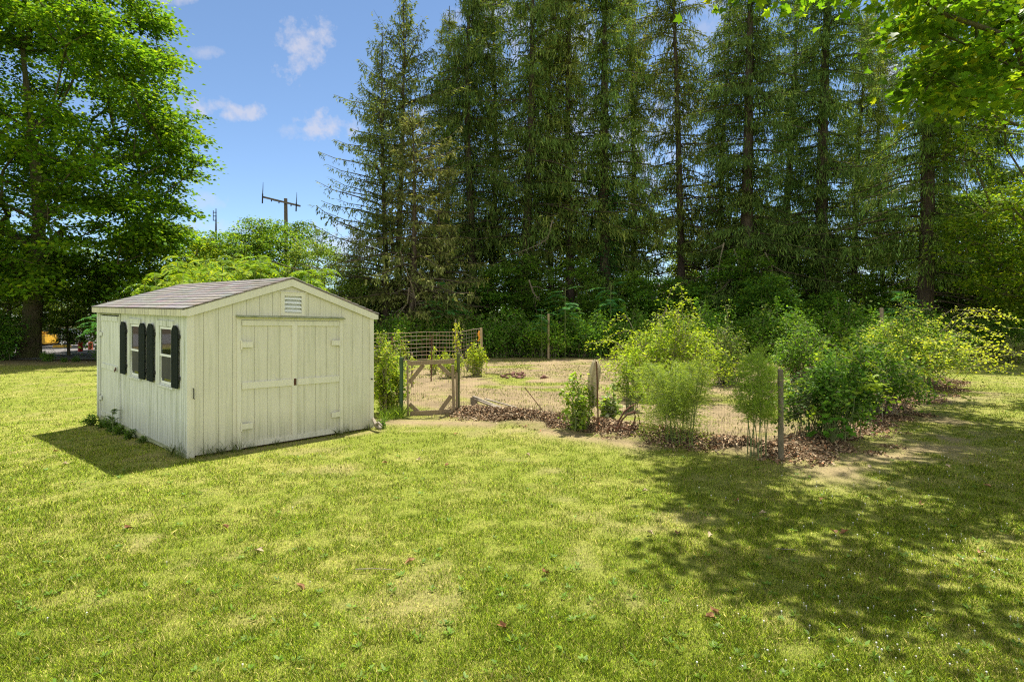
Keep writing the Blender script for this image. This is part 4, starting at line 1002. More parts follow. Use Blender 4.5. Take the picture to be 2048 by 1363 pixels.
nm = broad_tree('maple_tree', rs(121), 17, (-1.5, -1, 11), (12.2, 9.0, 6.6), .42, 820, 140, .14, [(.09, .2, .012), (.14, .27, .015), (.25, .36, .02), (.40, .42, .02)], [.42, .35, .17, .06], gap=.535, lo=5.0, gs=.6,
                crad=.52, shape=MAPLE, aspect=1.0, seed=9, filt=near_filter, leafm='leaf_near', r0=.007, extra=EX)
put(nm, 14.0, 9.5, z=0); tag(nm, 'broad maple reaching in from the upper right corner, with large pointed leaves', 'tree')
rt = broad_tree('maple_tree', rs(122), 15, (0, 0, 8.6), (4.8, 4.6, 6.4), .28, 360, 75, .17, [(.11, .22, .014), (.2, .33, .018), (.32, .40, .022), (.07, .14, .012)], [.3, .3, .25, .15], gap=.38, lo=2.4, crad=.8, seed=12)
x, y = at(2090, 27); put(rt, x, y); tag(rt, 'sunlit yellow green broadleaf tree at the right edge below the overhanging maple', 'tree')
PR = [broad_tree('broadleaf_tree', rs(130), 10, (0, 0, 6.0), (3.6, 3.4, 4.6), .16, 230, 80, .17, [G_MID, G_BRT, (.22, .31, .03), G_DARK], gap=.38, lo=1.2, crad=.72, seed=1),
      broad_tree('broadleaf_tree', rs(131), 12, (0, 0, 7.2), (4.2, 3.8, 5.2), .2, 260, 80, .18, [(.11, .21, .03), (.17, .27, .04), G_DARK, (.28, .34, .07)], gap=.40, lo=1.6, crad=.78, seed=2),
      broad_tree('broadleaf_tree', rs(132), 8, (0, 0, 4.4), (2.8, 2.8, 3.8), .12, 190, 80, .15, [G_MID, (.32, .42, .03), (.42, .48, .03), G_BRT], gap=.36, lo=.8, crad=.62, seed=3)]
BT = [  # u, depth, proto, scale, label, group
 (320, 42, 0, .95, 'green tree behind the far end of the shed roof, next to the maple', None),
 (432, 52, 0, .92, 'small far tree top under the thin distant antenna mast', None),
 (385, 35, 2, .92, 'bright green tree between the big maple and the sumacs', None), (470, 36, 0, .76, 'rounded green tree behind the tallest sumac', None),
 (525, 38, 0, .86, 'rounded mid green tree just left of the utility pole', None),
 (585, 43, 0, .93, 'green tree top immediately right of the utility pole', None),
 (648, 36, 1, .60, 'low dark green tree between the utility pole and the airy hemlocks', None),
 (705, 33, 1, .42, 'dark low tree tangle behind the right slope of the shed roof', None),
 (250, 37, 0, .62, 'leafy green tree beyond the left end of the shed roof', None),
 (165, 46, 1, .72, 'dark hedgerow tree over the red bollards', None),
 (138, 35, 0, .60, 'dark leafy hedgerow tree hanging over the view of the lot', None),
 (20, 36, 1, .62, 'dark hedgerow tree left of the big maple trunk', None),
 (100, 50, 0, .8, 'hedgerow tree directly behind the big maple trunk', None),
 (905, 44, 2, 1.25, 'bright yellow green tree glowing between the low hemlock and the slim spruce', None),
 (1010, 46, 2, 1.15, 'bright tree seen between the thin trunks above the brick pile', None),
 (1110, 48, 0, 1.0, None, 1), (1190, 47, 2, 1.1, None, 1), (1290, 46, 0, 1.05, None, 1), (1385, 49, 2, 1.1, None, 1), (1470, 46, 0, 1.0, None, 1),
 (1570, 48, 1, .95, None, 1), (1680, 46, 2, 1.1, None, 1), (1790, 47, 0, .95, None, 1), (1900, 44, 2, 1.2, None, 1), (1960, 34, 0, .95, 'leafy tree behind the dead twigs right of the thick bare trunk', None),
 (2100, 36, 1, 1.1, 'dark tree filling the right edge behind the sunlit broadleaf tree', None), (-60, 46, 1, .9, 'dark tree filling the far left edge beyond the lot', None)]
for i, (u, Yd, pi, s, lab, g) in enumerate(BT):
    x, y = at(u, Yd)
    tag(inst(PR[pi], x, y, rz=i * 2.1, s=s, z=-.4), lab or by_mark('green broadleaf tree deep in the wood', u), 'tree', 'broadleaf trees in the wood behind the spruces' if g else None)
# understory saplings between the spruces
UN = [broad_tree('sapling', rs(140), 5.2, (0, 0, 2.9), (2.2, 1.8, 2.5), .06, 120, 90, .14, [(.07, .17, .02), (.12, .26, .025), (.08, .21, .05), (.22, .36, .03)], [.35, .35, .15, .15], gap=.3, lo=.15, crad=.55, seed=5, r0=.006),
      broad_tree('sapling', rs(141), 6.2, (0, 0, 3.4), (2.0, 1.8, 3.0), .07, 120, 90, .13, [(.08, .18, .022), (.12, .25, .028), (.19, .32, .03), G_DARK], gap=.32, lo=.2, crad=.55, seed=6, r0=.006)]
r = rs(141); us = np.linspace(640, 2110, 27)
for i, u in enumerate(us):
    Yd = 32.0 + 4.5 * r.random() + (1.5 if i % 2 else 0); x, y = at(u + r.uniform(-20, 20), Yd)
    tag(inst(UN[i % 2], x, y, rz=r.uniform(0, 6), s=r.uniform(.62, 1.05)), by_mark('shaded leafy sapling under the spruces', u), 'sapling', 'saplings under the spruces')
# far wooded skyline behind everything, closing the gaps at eye level
r = rs(142)
for i in range(26):
    u = -350 + i * 108; Yd = 66 + 10 * r.random(); x, y = at(u, Yd)
    tag(inst(PR[i % 2], x, y, rz=r.uniform(0, 6), s=r.uniform(.62, .82), z=-.9), 'far green tree of the distant treeline', 'tree', 'trees of the distant treeline')
# ------------------------------------------------------------------ hedge of shrubs at the far side of the garden
HS = [shrub('shrub', rs(150), (1.5, 1.2, 2.0), 70, .11, [(.09, .2, .02), (.14, .3, .03), (.12, .3, .06), (.26, .42, .04)], [.3, .4, .2, .1], per=95, z0=.0, loose=.5),
      shrub('shrub', rs(151), (1.6, 1.2, 1.8), 70, .10, [(.14, .3, .03), (.24, .4, .035), (.32, .45, .07), (.08, .19, .02)], [.4, .3, .1, .2], per=90, z0=.0, loose=.5, shoots=8, shoot_len=.6),
      shrub('shrub', rs(152), (1.3, 1.1, 2.2), 60, .12, [(.14, .3, .03), (.16, .33, .05), (.42, .5, .16), (.08, .19, .02)], [.4, .3, .1, .2], per=90, z0=.0, loose=.45, shoots=6, shoot_len=.5)]
r = rs(153)
HG = [(765, 27.5), (812, 29), (862, 30), (905, 29), (950, 30.5), (995, 29.6), (1040, 30), (1090, 29.4), (1130, 30.3), (1175, 29.5), (1215, 30.2), (1262, 29.6), (1310, 30.5), (1355, 30), (1405, 29), (1450, 28.3), (1500, 27.8), (1545, 27.2), (1590, 27), (1640, 27.4), (1690, 27), (1735, 28.5), (1790, 29), (1850, 29.5), (1910, 29), (1965, 29.5), (2020, 29), (2080, 29)]
for i, (u, Yd) in enumerate(HG):
    x, y = at(u, Yd); k = i % 3
    tag(inst(HS[k], x, y, rz=r.uniform(0, 6), s=r.uniform(.88, 1.12) * (1.12 if 1480 < u < 1700 else 1) * (.8 if u > 1880 else 1)), by_mark(['dense dark green hedge shrub', 'mid green arching hedge shrub', 'tall pale tipped hedge shrub'][k], u), 'shrub', 'shrubs of the hedge behind the garden')
# dark bushes under the left hedgerow
for i, (u, Yd, s) in enumerate([(-20, 31, 1.2), (-5, 33, 1.2), (95, 30.2, .28), (212, 30.3, .4), (245, 31, 1.2), (275, 32, 1.6), (300, 33, 1.7), (128, 29.7, .13), (152, 29.8, .15)]):
    x, y = at(u, Yd)
    tag(inst(HS[0], x, y, rz=i * 1.3, s=s, z=-.28), by_mark('dark shrub of the left hedgerow', u), 'shrub', 'shrubs at the foot of the left hedgerow')
# bright frond plants (sumac) behind the shed
SU = [frond_plant('sumac_plant', rs(160), 4.9, 30, 1.15, 11, .30, [(.16, .28, .025), (.25, .37, .03), (.10, .20, .02)], stems=5, spread=.95, droop=.75, tops=1.9),
      frond_plant('sumac_plant', rs(161), 4.9, 30, 1.15, 11, .30, [(.13, .25, .025), (.21, .33, .03), (.32, .39, .04)], stems=5, spread=.95, droop=.75, tops=1.9)]
for i, (u, Yd, s, lab) in enumerate([(375, 24, .96, 'lowest'), (415, 26, 1.08, 'second'), (455, 25, 1.06, 'third'), (500, 26, 1.0, ''), (548, 23, 1.0, ''), (345, 25.5, .95, ''), (600, 23.5, .92, ''), (475, 22, .95, ''), (310, 24, .8, ''), (430, 21.5, .88, '')]):
    x, y = at(u, Yd)
    tag(inst(SU[i % 2], x, y, rz=i * 1.1, s=s), by_mark2(u), 'sumac', 'sumac plants behind the shed roof')
AI = frond_plant('tree_of_heaven_sapling', rs(162), 3.2, 16, 1.2, 11, .24, [(.05, .18, .05), (.08, .24, .06)], stems=1, spread=.1, droop=.35, elev=(0, .6), tops=1.1)
for i, (u, Yd, s, lab) in enumerate([(893, 29, 1.15, 'bluish green feather leaved sapling behind the cattle panel'), (1130, 29, 1.1, 'feather leaved sapling in front of the creeper covered spruce'),
                                     (1085, 28.3, .75, 'small feather leaved sapling growing round the tan stake in the hedge'), (1805, 27.5, 1.0, 'fern like sapling standing above the arching shrub at the right, near the grey post'),
                                     (1220, 31, 1.2, 'feather leaved sapling deep in the shade right of the creeper covered spruce'), (196, 25.5, .8, 'feather leaved sapling at the far corner of the shed')]):
    x, y = at(u, Yd); tag(inst(AI, x, y, rz=i * 1.9, s=s), lab, 'sapling')
# creeper on the leaning spruce trunk
r = rs(163); n = 5200; zz = r.uniform(.3, 11.5, n); x0, y0 = at(1214, 38.5); a = r.uniform(0, 6.283, n); rad = .48 + .35 * r.random(n) + .5 * (fbm(zz * .8, a, 3) > .55) * r.random(n)
P = np.column_stack([x0 + np.cos(a) * rad, y0 + np.sin(a) * rad, zz]); D = np.column_stack([np.cos(a), np.sin(a), -.6 + 0 * a]) + r.normal(size=(n, 3)) * .4
V_, F_, C_ = leaves(P, D, np.array([[0, 0, 1.]]) + rdir(r, n) * .6, r.uniform(.09, .2, n), r.uniform(.08, .15, n), pal(r, n, [(.04, .15, .035), (.06, .2, .045), (.1, .25, .045)]))
tag(np_mesh('creeper', V_, [F_], MAT['leaf'], C=C_), 'dark green creeper climbing the leaning spruce trunk near the middle', 'creeper')
# bleached dead branches hanging in front of the trunks
def dead(u0, v0, pts, Yd, lab, seed, r0=.045):
    r = rs(seed); mb = MB(); Yd += 2 if seed < 11 else 0; P = [P3(u, v, Yd + .25 * k) for k, (u, v) in enumerate([(u0, v0)] + pts)]
    n = len(P); mb.tube(P, list(np.linspace(r0, r0 * .35, n)), 6)
    for k in range(1, n):
        for _ in range(3):
            t = r.random(); p = np.array(P[k - 1]) * (1 - t) + np.array(P[k]) * t; d = np.array([r.normal() * .5, r.normal() * .3, -abs(r.normal()) * .7]) * .8
            mb.tube([p, p + d * .5 + r.normal(size=3) * .06, p + d + [0, 0, -.12]], [r0 * .35, r0 * .22, .005], 4)
    tag(mb.build('dead_branch', 'twig'), lab, 'branch')
dead(1468, 498, [(1478, 525), (1486, 548), (1492, 575), (1496, 592)], 33, 'bleached dead branch hanging in front of the massive dark spruce trunk', 1)
dead(1466, 535, [(1458, 560), (1448, 580), (1430, 595), (1418, 607)], 33.2, 'bleached dead branch sweeping down to the left between two spruce trunks', 2)
dead(1448, 485, [(1440, 520), (1434, 560), (1431, 600), (1434, 625)], 33.5, 'long thin dead branch hanging straight down beside the thin dark trunk', 3)
dead(1530, 505, [(1543, 530), (1546, 560), (1555, 582)], 33, 'bleached dead branch right of the massive dark spruce trunk', 4)
dead(1105, 440, [(1095, 478), (1075, 490), (1050, 500), (1030, 507)], 33, 'pale dead branch sweeping left below the shaggy spruces', 5)
dead(1058, 560, [(1066, 585), (1080, 600)], 31, 'short pale dead branch low in front of the shaggy spruce', 6)
dead(1835, 530, [(1850, 552), (1858, 566), (1850, 585)], 31.5, 'forked dead branch across the foot of the thick bare trunk', 7, .06)
dead(1925, 470, [(1935, 510), (1920, 560), (1915, 620), (1912, 640)], 30.5, 'stringy dead branch hanging right of the thick bare trunk', 8, .05)
dead(1905, 440, [(1940, 425), (1985, 432), (2010, 445)], 30.5, 'bare brown branch reaching right across the sunlit broadleaf tree', 9, .05)
dead(1980, 480, [(1995, 500), (2000, 540)], 30.2, 'short hanging dead branch near the right edge', 10, .04)
dead(780, 520, [(800, 500), (815, 545), (822, 560)], 29.5, 'bleached bare branch arching in front of the low olive hemlock', 11, .04)
dead(818, 575, [(815, 605), (800, 625), (785, 640)], 29.3, 'forked bare branch hanging to the left below the low olive hemlock', 12, .04)
dead(820, 560, [(828, 585), (832, 615)], 29.4, 'bare branch hanging straight down below the low olive hemlock', 13, .035)

# ------------------------------------------------------------------ garden plants
def place(o, u, v, lab, cat, rz=0, s=1., group=None):
    x, y, z = gp(u, v); put(o, x, y, rz=rz, s=s); return tag(o, lab, cat, group)
LIME = [(.24, .36, .02), (.36, .46, .03), (.17, .28, .02), (.50, .54, .07)]
place(shrub('weed_clump', rs(170), (.42, .42, 1.15), 60, .055, [(.19, .33, .02), (.30, .42, .03), (.12, .22, .015), (.46, .52, .09)], per=85, z0=.0, loose=.3, shoots=12, shoot_len=.15), 777, 826, 'tall lime green weeds between the shed corner and the green gate post', 'weeds')
place(shrub('weed_clump', rs(171), (.75, .6, 1.45), 60, .06, [(.2, .33, .025), (.3, .42, .04), (.13, .23, .02), (.5, .54, .14)], per=80, z0=.1, loose=.35, shoots=14, shoot_len=.4), 775, 790, 'vine tangled shrub in front of the cattle panel right of the shed', 'shrub')
place(shrub('garden_bush', rs(172), (.42, .42, 1.15), 36, .07, LIME, per=60, loose=.35), 955, 752, 'small rounded bright bush below the corner post of the cattle panel', 'bush')
place(shrub('garden_bush', rs(173), (.5, .45, .75), 30, .06, LIME, per=55, loose=.35), 905, 755, 'low yellow green plants behind the mossy gate post', 'bush')
place(shrub('garden_bush', rs(174), (.22, .22, .9), 14, .07, LIME, per=40, loose=.35), 868, 748, 'thin leafy sprout seen above the gate top rail', 'bush')
place(shrub('garden_bush', rs(175), (.2, .2, .8), 10, .06, LIME, per=35, loose=.35), 890, 742, 'tiny leafy sprout between the cattle panel and the gate', 'bush')
YEL = [(.25, .38, .03), (.34, .46, .05), (.42, .52, .08), (.15, .27, .02)]
place(shrub('yellow_shrub', rs(180), (1.75, 1.1, 1.85), 120, .075, YEL, [.35, .3, .2, .15], per=80, z0=.15, loose=.32, shoots=46, shoot_len=.6, aspect=.45, tipcol=[(.38, .50, .05), (.34, .46, .04)]), 1330, 795, 'large bright yellow green shrub with arching shoots in the middle of the garden', 'shrub')
place(shrub('garden_shrub', rs(181), (.8, .7, 1.75), 80, .07, [(.10, .2, .02), (.16, .28, .03), (.34, .4, .14), (.07, .14, .015)], per=60, loose=.4, shoots=8, shoot_len=.5), 1455, 768, 'darker speckled shrub at the right shoulder of the yellow green shrub', 'shrub')
place(shrub('garden_vine', rs(182), (.36, .3, .80), 34, .06, [(.2, .34, .025), (.3, .42, .03), (.44, .5, .18)], per=42, loose=.4, shoots=4, shoot_len=.2, leafm='leaf_near', shape=OVAL), 1158, 850, 'leafy weed left of the hanging burlap sack', 'weeds')
place(shrub('garden_vine', rs(183), (.22, .2, .62), 20, .07, [(.2, .34, .03), (.28, .4, .04), (.5, .56, .38)], per=36, loose=.4, leafm='leaf_near', shape=OVAL), 1221, 845, 'leafy weed with silvery leaves right of the hanging burlap sack', 'weeds')
place(shrub('garden_vine', rs(184), (.40, .25, 1.25), 26, .06, [(.24, .36, .025), (.34, .44, .03), (.16, .28, .02)], per=40, z0=.55, loose=.4, shoots=5, shoot_len=.3, leafm='leaf_near', shape=OVAL), 1262, 822, 'vine sprays reaching over the rusted hoops', 'vine', s=.85)
# vine sprig over the sack
r = rs(185); Ys = 10.35; n = 60; t = r.random(n); U_ = 1150 + 55 * t + r.normal(size=n) * 6; V__ = 772 - 28 * t + r.normal(size=n) * 7
P = np.array([P3(a, b, Ys + r.normal() * .05) for a, b in zip(U_, V__)])
sp_ = leaves(P, rdir(r, n), np.array([[0, 0, 1.]]) + rdir(r, n) * .6, r.uniform(.04, .075, n), r.uniform(.025, .05, n), pal(r, n, [(.16, .24, .025), (.22, .28, .03)]), OVAL)
vs = empty('vine_sprig'); np_mesh('leaves', sp_[0], [sp_[1]], MAT['leaf_near'], vs, C=sp_[2]); mb = MB(); mb.tube([P3(1140, 790, Ys), P3(1165, 765, Ys), P3(1190, 752, Ys), P3(1208, 742, Ys)], [.006, .004, .003, .002], 5); mb.build('stem', 'stem', vs)
tag(vs, 'thin leafy vine sprig crossing in front of the burlap sack', 'vine')
def asparagus(name, r, H, nst, spread, lean, cols, nb=70, bl=.42, droop=.6, zs=.3):
    root = empty(name); P0, P1, R0, LP, LD, LC = [], [], [], [], [], []
    for s in range(nst):
        b = r.normal(size=2) * .10; e = r.normal(size=2) * spread + np.array(lean); h = H * r.uniform(.72, 1)
        t = np.linspace(0, 1, 8); p = np.column_stack([b[0] + e[0] * t ** 1.8, b[1] + e[1] * t ** 1.8, h * (t - .12 * droop * t ** 4 * abs(e).sum())])
        P0.append(p[:-1]); P1.append(p[1:]); R0.append(.009 * (1 - t[:-1] * .75))
        for k in range(nb):
            q = zs + (1 - zs) * r.random(); o = np.array([np.interp(q, t, p[:, i]) for i in range(3)]); a = r.uniform(0, 6.283); ln = bl * (1.15 - .75 * q) * r.uniform(.6, 1.1)
            d = np.array([np.cos(a), np.sin(a), .55]); m = 17; tt = r.random(m) ** .8
            c = o + d * (ln * tt)[:, None] - np.array([[0, 0, 1.]]) * (droop * 1.6 * ln * tt ** 2)[:, None] + r.normal(size=(m, 3)) * .012
            LP.append(c); LD.append(rdir(r, m) * .8 + d * .9 - [0, 0, .3]); LC.append(pal(r, m, cols) * r.uniform(.8, 1.2))
            if k % 2 == 0: P0.append(np.array([o])); P1.append(np.array([o + d * ln * .6 - [0, 0, droop * .5 * ln]])); R0.append(np.array([.0022]))
    P0, P1, R0 = map(np.concatenate, (P0, P1, R0)); V1, F1 = frusta(P0, P1, R0, R0 * .8, 4); np_mesh('stalks', V1, [F1], MAT['stem'], root)
    LP, LD, LC = map(np.concatenate, (LP, LD, LC)); n = len(LP)
    V2, F2, C2 = leaves(LP, LD, rdir(r, n), r.uniform(.045, .09, n), np.full(n, .0078), LC); np_mesh('fern_foliage', V2, [F2], MAT['leaf_near'], root, C=C2)
    return root
AS = [(.27, .37, .06), (.38, .46, .10), (.18, .28, .04)]
place(asparagus('asparagus_fern', rs(190), 1.5, 13, .30, (-.14, .0), AS, nb=62, bl=.62, droop=.95, zs=.3), 1352, 884, 'big drooping feathery asparagus fern in front of the yellow green shrub', 'fern')
place(asparagus('asparagus_fern', rs(191), 1.5, 4, .16, (.1, .0), AS, nb=40, bl=.34, droop=.5, zs=.5), 1371, 893, 'slim asparagus stalk with sparse feathery side shoots right of the big drooping fern', 'fern')
place(asparagus('asparagus_fern', rs(192), 1.62, 9, .20, (-.05, .0), [(.26, .38, .045), (.36, .47, .08), (.18, .3, .04)], nb=75, bl=.36, droop=.3, zs=.36), 1510, 908, 'upright feathery asparagus fern with bare stalks beside the grey corner post', 'fern')
# honeysuckle mounds on the right fence
HC = [(.08, .19, .022), (.14, .28, .03), (.23, .36, .06), (.05, .12, .015)]
place(shrub('fence_shrub', rs(200), (1.0, .5, 1.14), 80, .06, HC, [.35, .3, .2, .15], per=75, z0=.34, loose=.38, shoots=14, shoot_len=.4, shape=OVAL, leafm='leaf_near', tipcol=[(.34, .46, .05)], bias=(.1, .1)), 1655, 876, 'leafy shrub beside the grey corner post, nearest of those smothering the right fence', 'shrub')
place(shrub('fence_shrub', rs(201), (1.4, 1.0, 1.34), 130, .065, HC, [.35, .35, .15, .15], per=75, z0=.25, loose=.42, shoots=22, shoot_len=.5, tipcol=[(.36, .47, .07)], bias=(.15, 0)), 1722, 822, 'dark green mound smothering the middle of the right fence', 'shrub')
place(shrub('fence_shrub', rs(202), (1.7, 1.3, 1.8), 190, .07, [(.13, .26, .02), (.24, .36, .045), (.42, .48, .14), (.08, .17, .015)], [.3, .35, .2, .15], per=75, z0=.2, loose=.35, shoots=60, shoot_len=1.35, tipcol=[(.54, .60, .08), (.40, .5, .06)], bias=(.75, 0)), 1800, 775, 'wide sunlit shrub with long arching yellow shoots trailing to the right over the lawn', 'shrub')
place(shrub('fence_shrub', rs(203), (1.2, 1.0, 1.6), 100, .07, HC, per=70, z0=.1, loose=.45, shoots=8), 1600, 768, 'dark green bush inside the garden behind the grey corner post', 'shrub')
# maple seedling with broad leaves
r = rs(204); sd_ = empty('maple_seedling'); n = 46; a = r.uniform(0, 6.283, n); q = r.random(n) ** .6
P = np.column_stack([np.cos(a) * .34 * q, np.sin(a) * .25 * q, .16 + .34 * r.random(n)])
mb = MB(); [mb.tube([(0, 0, 0), tuple(P[k] * [.5, .5, .7]), tuple(P[k])], [.005, .004, .002], 4) for k in range(0, n, 3)]; mb.build('stems', 'stem', sd_)
lv = leaves(P, np.column_stack([np.cos(a), np.sin(a), -.35 + 0 * a]), np.array([[0, 0, 1.]]) + r.normal(size=(n, 3)) * .3, r.uniform(.09, .15, n), r.uniform(.09, .15, n), pal(r, n, [(.09, .24, .025), (.14, .32, .03)]), MAPLE)
np_mesh('leaves', lv[0], [lv[1]], MAT['leaf_near'], sd_, C=lv[2]); place(sd_, 1665, 888, 'maple seedling with broad pointed leaves low in front of the fence shrubs', 'seedling')
# sunlit weeds at the far right
r = rs(205)
for i, (u, v, s) in enumerate([(1948, 722, .75), (1990, 722, .62), (2025, 728, .95), (2060, 728, .95), (1965, 712, .8), (2010, 712, .8)]):
    if i == 0: fw = shrub('weed_clump', rs(206), (.8, .7, 1.0), 60, .07, [(.22, .33, .05), (.38, .44, .13), (.15, .25, .03), (.52, .5, .28)], per=55, loose=.5, shoots=10, shoot_len=.2)
    x, y, z = gp(u, v); tag(inst(fw, x, y, rz=i, s=s), by_mark('sunlit pale weeds at the lawn edge', u), 'weeds', 'weed clumps at the far right edge of the lawn')
# weeds along the shed's foot (local shed coordinates)
def shw(s, t):
    c, s_ = math.cos(SYAW), math.sin(SYAW); x = SX + s * c - t * s_; y = SY + s * s_ + t * c; return x, y
base = shrub('weed_clump', rs(210), (.22, .22, .26), 22, .045, [(.10, .2, .02), (.16, .28, .03), (.07, .14, .015)], per=24, loose=.6, leafm='leaf_near', shape=OVAL)
WL = ['weed clump at the far left corner of the shed', 'weed clump below the side door of the shed', 'weed clump below the near edge of the side door', 'weed clump below the first shutter from the side door', 'weed clump below the shutter between the two windows', 'smallest weed clump below the nearer window', 'weed clump at the right corner of the shed by the pale wood']
for i, (s_, t_, k) in enumerate([(-.12, 5.3, .75), (-.08, 4.6, .6), (-.10, 3.9, .8), (-.08, 3.3, .65), (-.10, 2.6, .6), (-.08, 1.9, .4), (3.2, -.05, .6)]):
    x, y = shw(s_, t_); tag(inst(base, x, y, rz=i * 1.3, s=k), WL[i], 'weeds', 'weed clumps at the foot of the shed')
x, y = shw(-.12, 3.55); fp = frond_plant('feathery_weed', rs(211), .40, 11, .22, 9, .05, [(.07, .15, .03), (.1, .19, .03)], stems=1, spread=.02, droop=.5, elev=(.6, 1.3), tops=1.3, leafm='leaf_near'); put(fp, x, y); tag(fp, 'tall feathery weed standing against the shed wall below the side door edge', 'weeds')
def tuft(seed, n=46, h=.28, cols=None):
    r = rs(seed); xx = r.normal(size=n) * .05; yy = r.normal(size=n) * .05
    V_, F_, C_ = blades(r, xx, yy, h * r.uniform(.5, 1.1, n), np.full(n, .005), pal(r, n, cols or [(.08, .14, .03), (.13, .18, .05), (.2, .2, .08)]), .5, z=np.zeros(n))
    return np_mesh('grass_tuft', V_, [F_], MAT['leaf_near'], C=C_)
TL = ['first right of the near corner', 'second right of the near corner', 'just left of the double door casing', 'below the left leaf of the double door', 'second left of the near corner', 'third left of the near corner', 'touching the near corner', 'under the right edge of the double door', 'just right of the double door casing', 'nearest the right corner', 'below the lower left door hinge']
tp_ = [tuft(220), tuft(221, 40, .2)]
for i, (s_, t_, k) in enumerate([(.22, -.07, 1.0), (.45, -.06, .8), (.62, -.06, 1.0), (1.25, -.07, .6), (-.08, .25, 1.1), (-.07, .5, .9), (-.07, .05, .8), (2.35, -.06, .9), (2.5, -.07, .7), (2.95, -.06, .8), (.86, -.07, .6)]):
    x, y = shw(s_, t_); o = inst(tp_[i % 2], x, y, rz=i * 2.2, s=k); tag(o, 'grass tuft at the foot of the shed, ' + TL[i], 'grass tuft', 'grass tufts at the foot of the shed')
tg = tuft(222, 90, .34, [(.12, .22, .03), (.18, .27, .04)])
for i, (u, v) in enumerate([(786, 838), (797, 834), (770, 842), (806, 836)]):
    x, y, z = gp(u, v); tag(inst(tg, x, y, rz=i * 2., s=1.), ['long grass tuft at the foot of the lime weeds', 'long grass tuft left of the gate post', 'long grass tuft nearest the shed corner', 'long grass tuft touching the green gate post'][i], 'grass tuft', 'grass tufts by the gate')

# ------------------------------------------------------------------ fence and gate
def post(name, u, vt, vb, rad, mat, lab, cat='post', lean=0., square=False, Yd=None, cap=False):
    if Yd is None: x, y, z = gp(u, vb)
    else: x, y = at(u, Yd); z = float(gz(x, y))
    h = CAMH + (HORIZ - vt) / FPX * y - z
    mb = MB()
    if square: mb.beam((0, 0, -.2), (lean, 0, h), rad * 2, rad * 2)
    else: mb.tube([(0, 0, -.2), (lean * .33, 0, h * .33), (lean * .66 + .004, 0, h * .66), (lean, 0, h - .012), (lean, 0, h)], [rad * 1.02, rad, rad * .97, rad, rad * .8], 12)
    o = mb.build(name, mat, smooth=False, loc=(x, y, z)); return tag(o, lab, cat)
GL, GR = gp(803, 831), gp(916, 823)
post('fence_post', 802.5, 714, 831, .042, 'postgreen', 'round green painted post at the hinge side of the garden gate')
post('fence_post', 916.5, 706, 822, .033, 'postmoss', 'slim mossy round post at the latch side of the garden gate')
post('fence_post', 1562, 738, 909, .037, 'postgrey', 'grey bark covered post at the near corner of the garden fence', lean=-.01)
post('fence_stake', 1197, 722, 855, .013, 'rust', 'rusty steel stake holding up the burlap sack', lean=-.035)
post('fence_post', 963.5, 655, 728, .05, 'woodtan', 'square tan wooden post at the far corner of the cattle panel', square=True, lean=-.03)
post('fence_post', 851, 664, 0, .052, 'woodtan', 'square tan wooden post in the middle of the cattle panel', square=True, Yd=23.0)
post('fence_stake', 862, 673, 762, .02, 'rust', 'thin rusty stake inside the garden seen through the gate', lean=.03)
post('fence_stake', 914, 676, 0, .024, 'rust', 'rusty stake wrapped in a yellow vine behind the mossy gate post', Yd=20)
post('fence_stake', 781, 672, 0, .03, 'rust', 'rusty stake in the weeds at the left end of the cattle panel', Yd=19, lean=.05)
post('fence_stake', 803, 678, 0, .025, 'rust', 'rusty stake in the weeds just behind the green gate post', Yd=20)
post('fence_stake', 824, 705, 0, .03, 'wood', 'short weathered stake behind the gate top rail', Yd=17)
post('fence_post', 1097, 627, 0, .055, 'woodtan', 'tan stake rising out of the hedge above the brick pile', Yd=28.6)
post('fence_post', 1357, 627, 0, .065, 'woodtan', 'tan post standing up behind the top of the yellow green shrub', Yd=28.5)
post('fence_stake', 1317, 626, 0, .02, 'wood2', 'thin grey stake left of the tan post behind the yellow green shrub', Yd=29.0)
post('fence_stake', 911, 638, 0, .035, 'wood2', 'thin pale stake in the dark greenery above the cattle panel', Yd=27.5)
post('fence_post', 1763, 616, 0, .075, 'wood2', 'grey wooden post rising above the arching shrub at the right', Yd=25)
post('fence_stake', 1669, 760, 0, .018, 'rust', 'brown stake showing through the shrubs right of the grey corner post', Yd=10.4)
post('fence_stake', 1727, 740, 0, .02, 'rust', 'brown stake under the dark mound on the right fence', Yd=12.6)
def meshpanel(name, p, q, h0, h1, zb=.03, dx=.042, dz=.062, rad=.001, mat='wire', lab='', bow=.02, parent=None):
    p = np.array(p[:2], float); q = np.array(q[:2], float); ln = np.linalg.norm(q - p); nxp = int(ln / dx); r = rs(int(ln * 1000))
    t = np.linspace(0, 1, nxp + 1); XY = p + (q - p) * t[:, None]; nrm = np.array([-(q - p)[1], (q - p)[0]]) / ln
    off = bow * np.sin(t * 9 + 1) ; XY = XY + nrm * off[:, None]
    gb = gz(XY[:, 0], XY[:, 1]) + zb; gt = gz(XY[:, 0], XY[:, 1]) * .3 + h0 + (h1 - h0) * t + .012 * np.sin(t * 23)
    nz_ = int((h0 + h1) / 2 / dz); P0, P1 = [], []
    P0.append(np.column_stack([XY, gb])); P1.append(np.column_stack([XY, gt]))
    for k in range(nz_ + 1):
        z = gb + (gt - gb) * k / nz_; A = np.column_stack([XY, z]); P0.append(A[:-1:1]); P1.append(A[1::1])
    P0, P1 = np.concatenate(P0), np.concatenate(P1); V1, F1 = frusta(P0, P1, rad, rad, 3)
    o = np_mesh(name, V1, [F1], MAT[mat], parent)
    return tag(o, lab, 'fence') if parent is None else o
S_, C_P, K_ = gp(916.5, 822), gp(1197, 855), gp(1562, 909)
meshpanel('wire_fence', S_, C_P, 1.10, 1.05, lab='fine wire mesh fence between the mossy gate post and the stake with the sack')
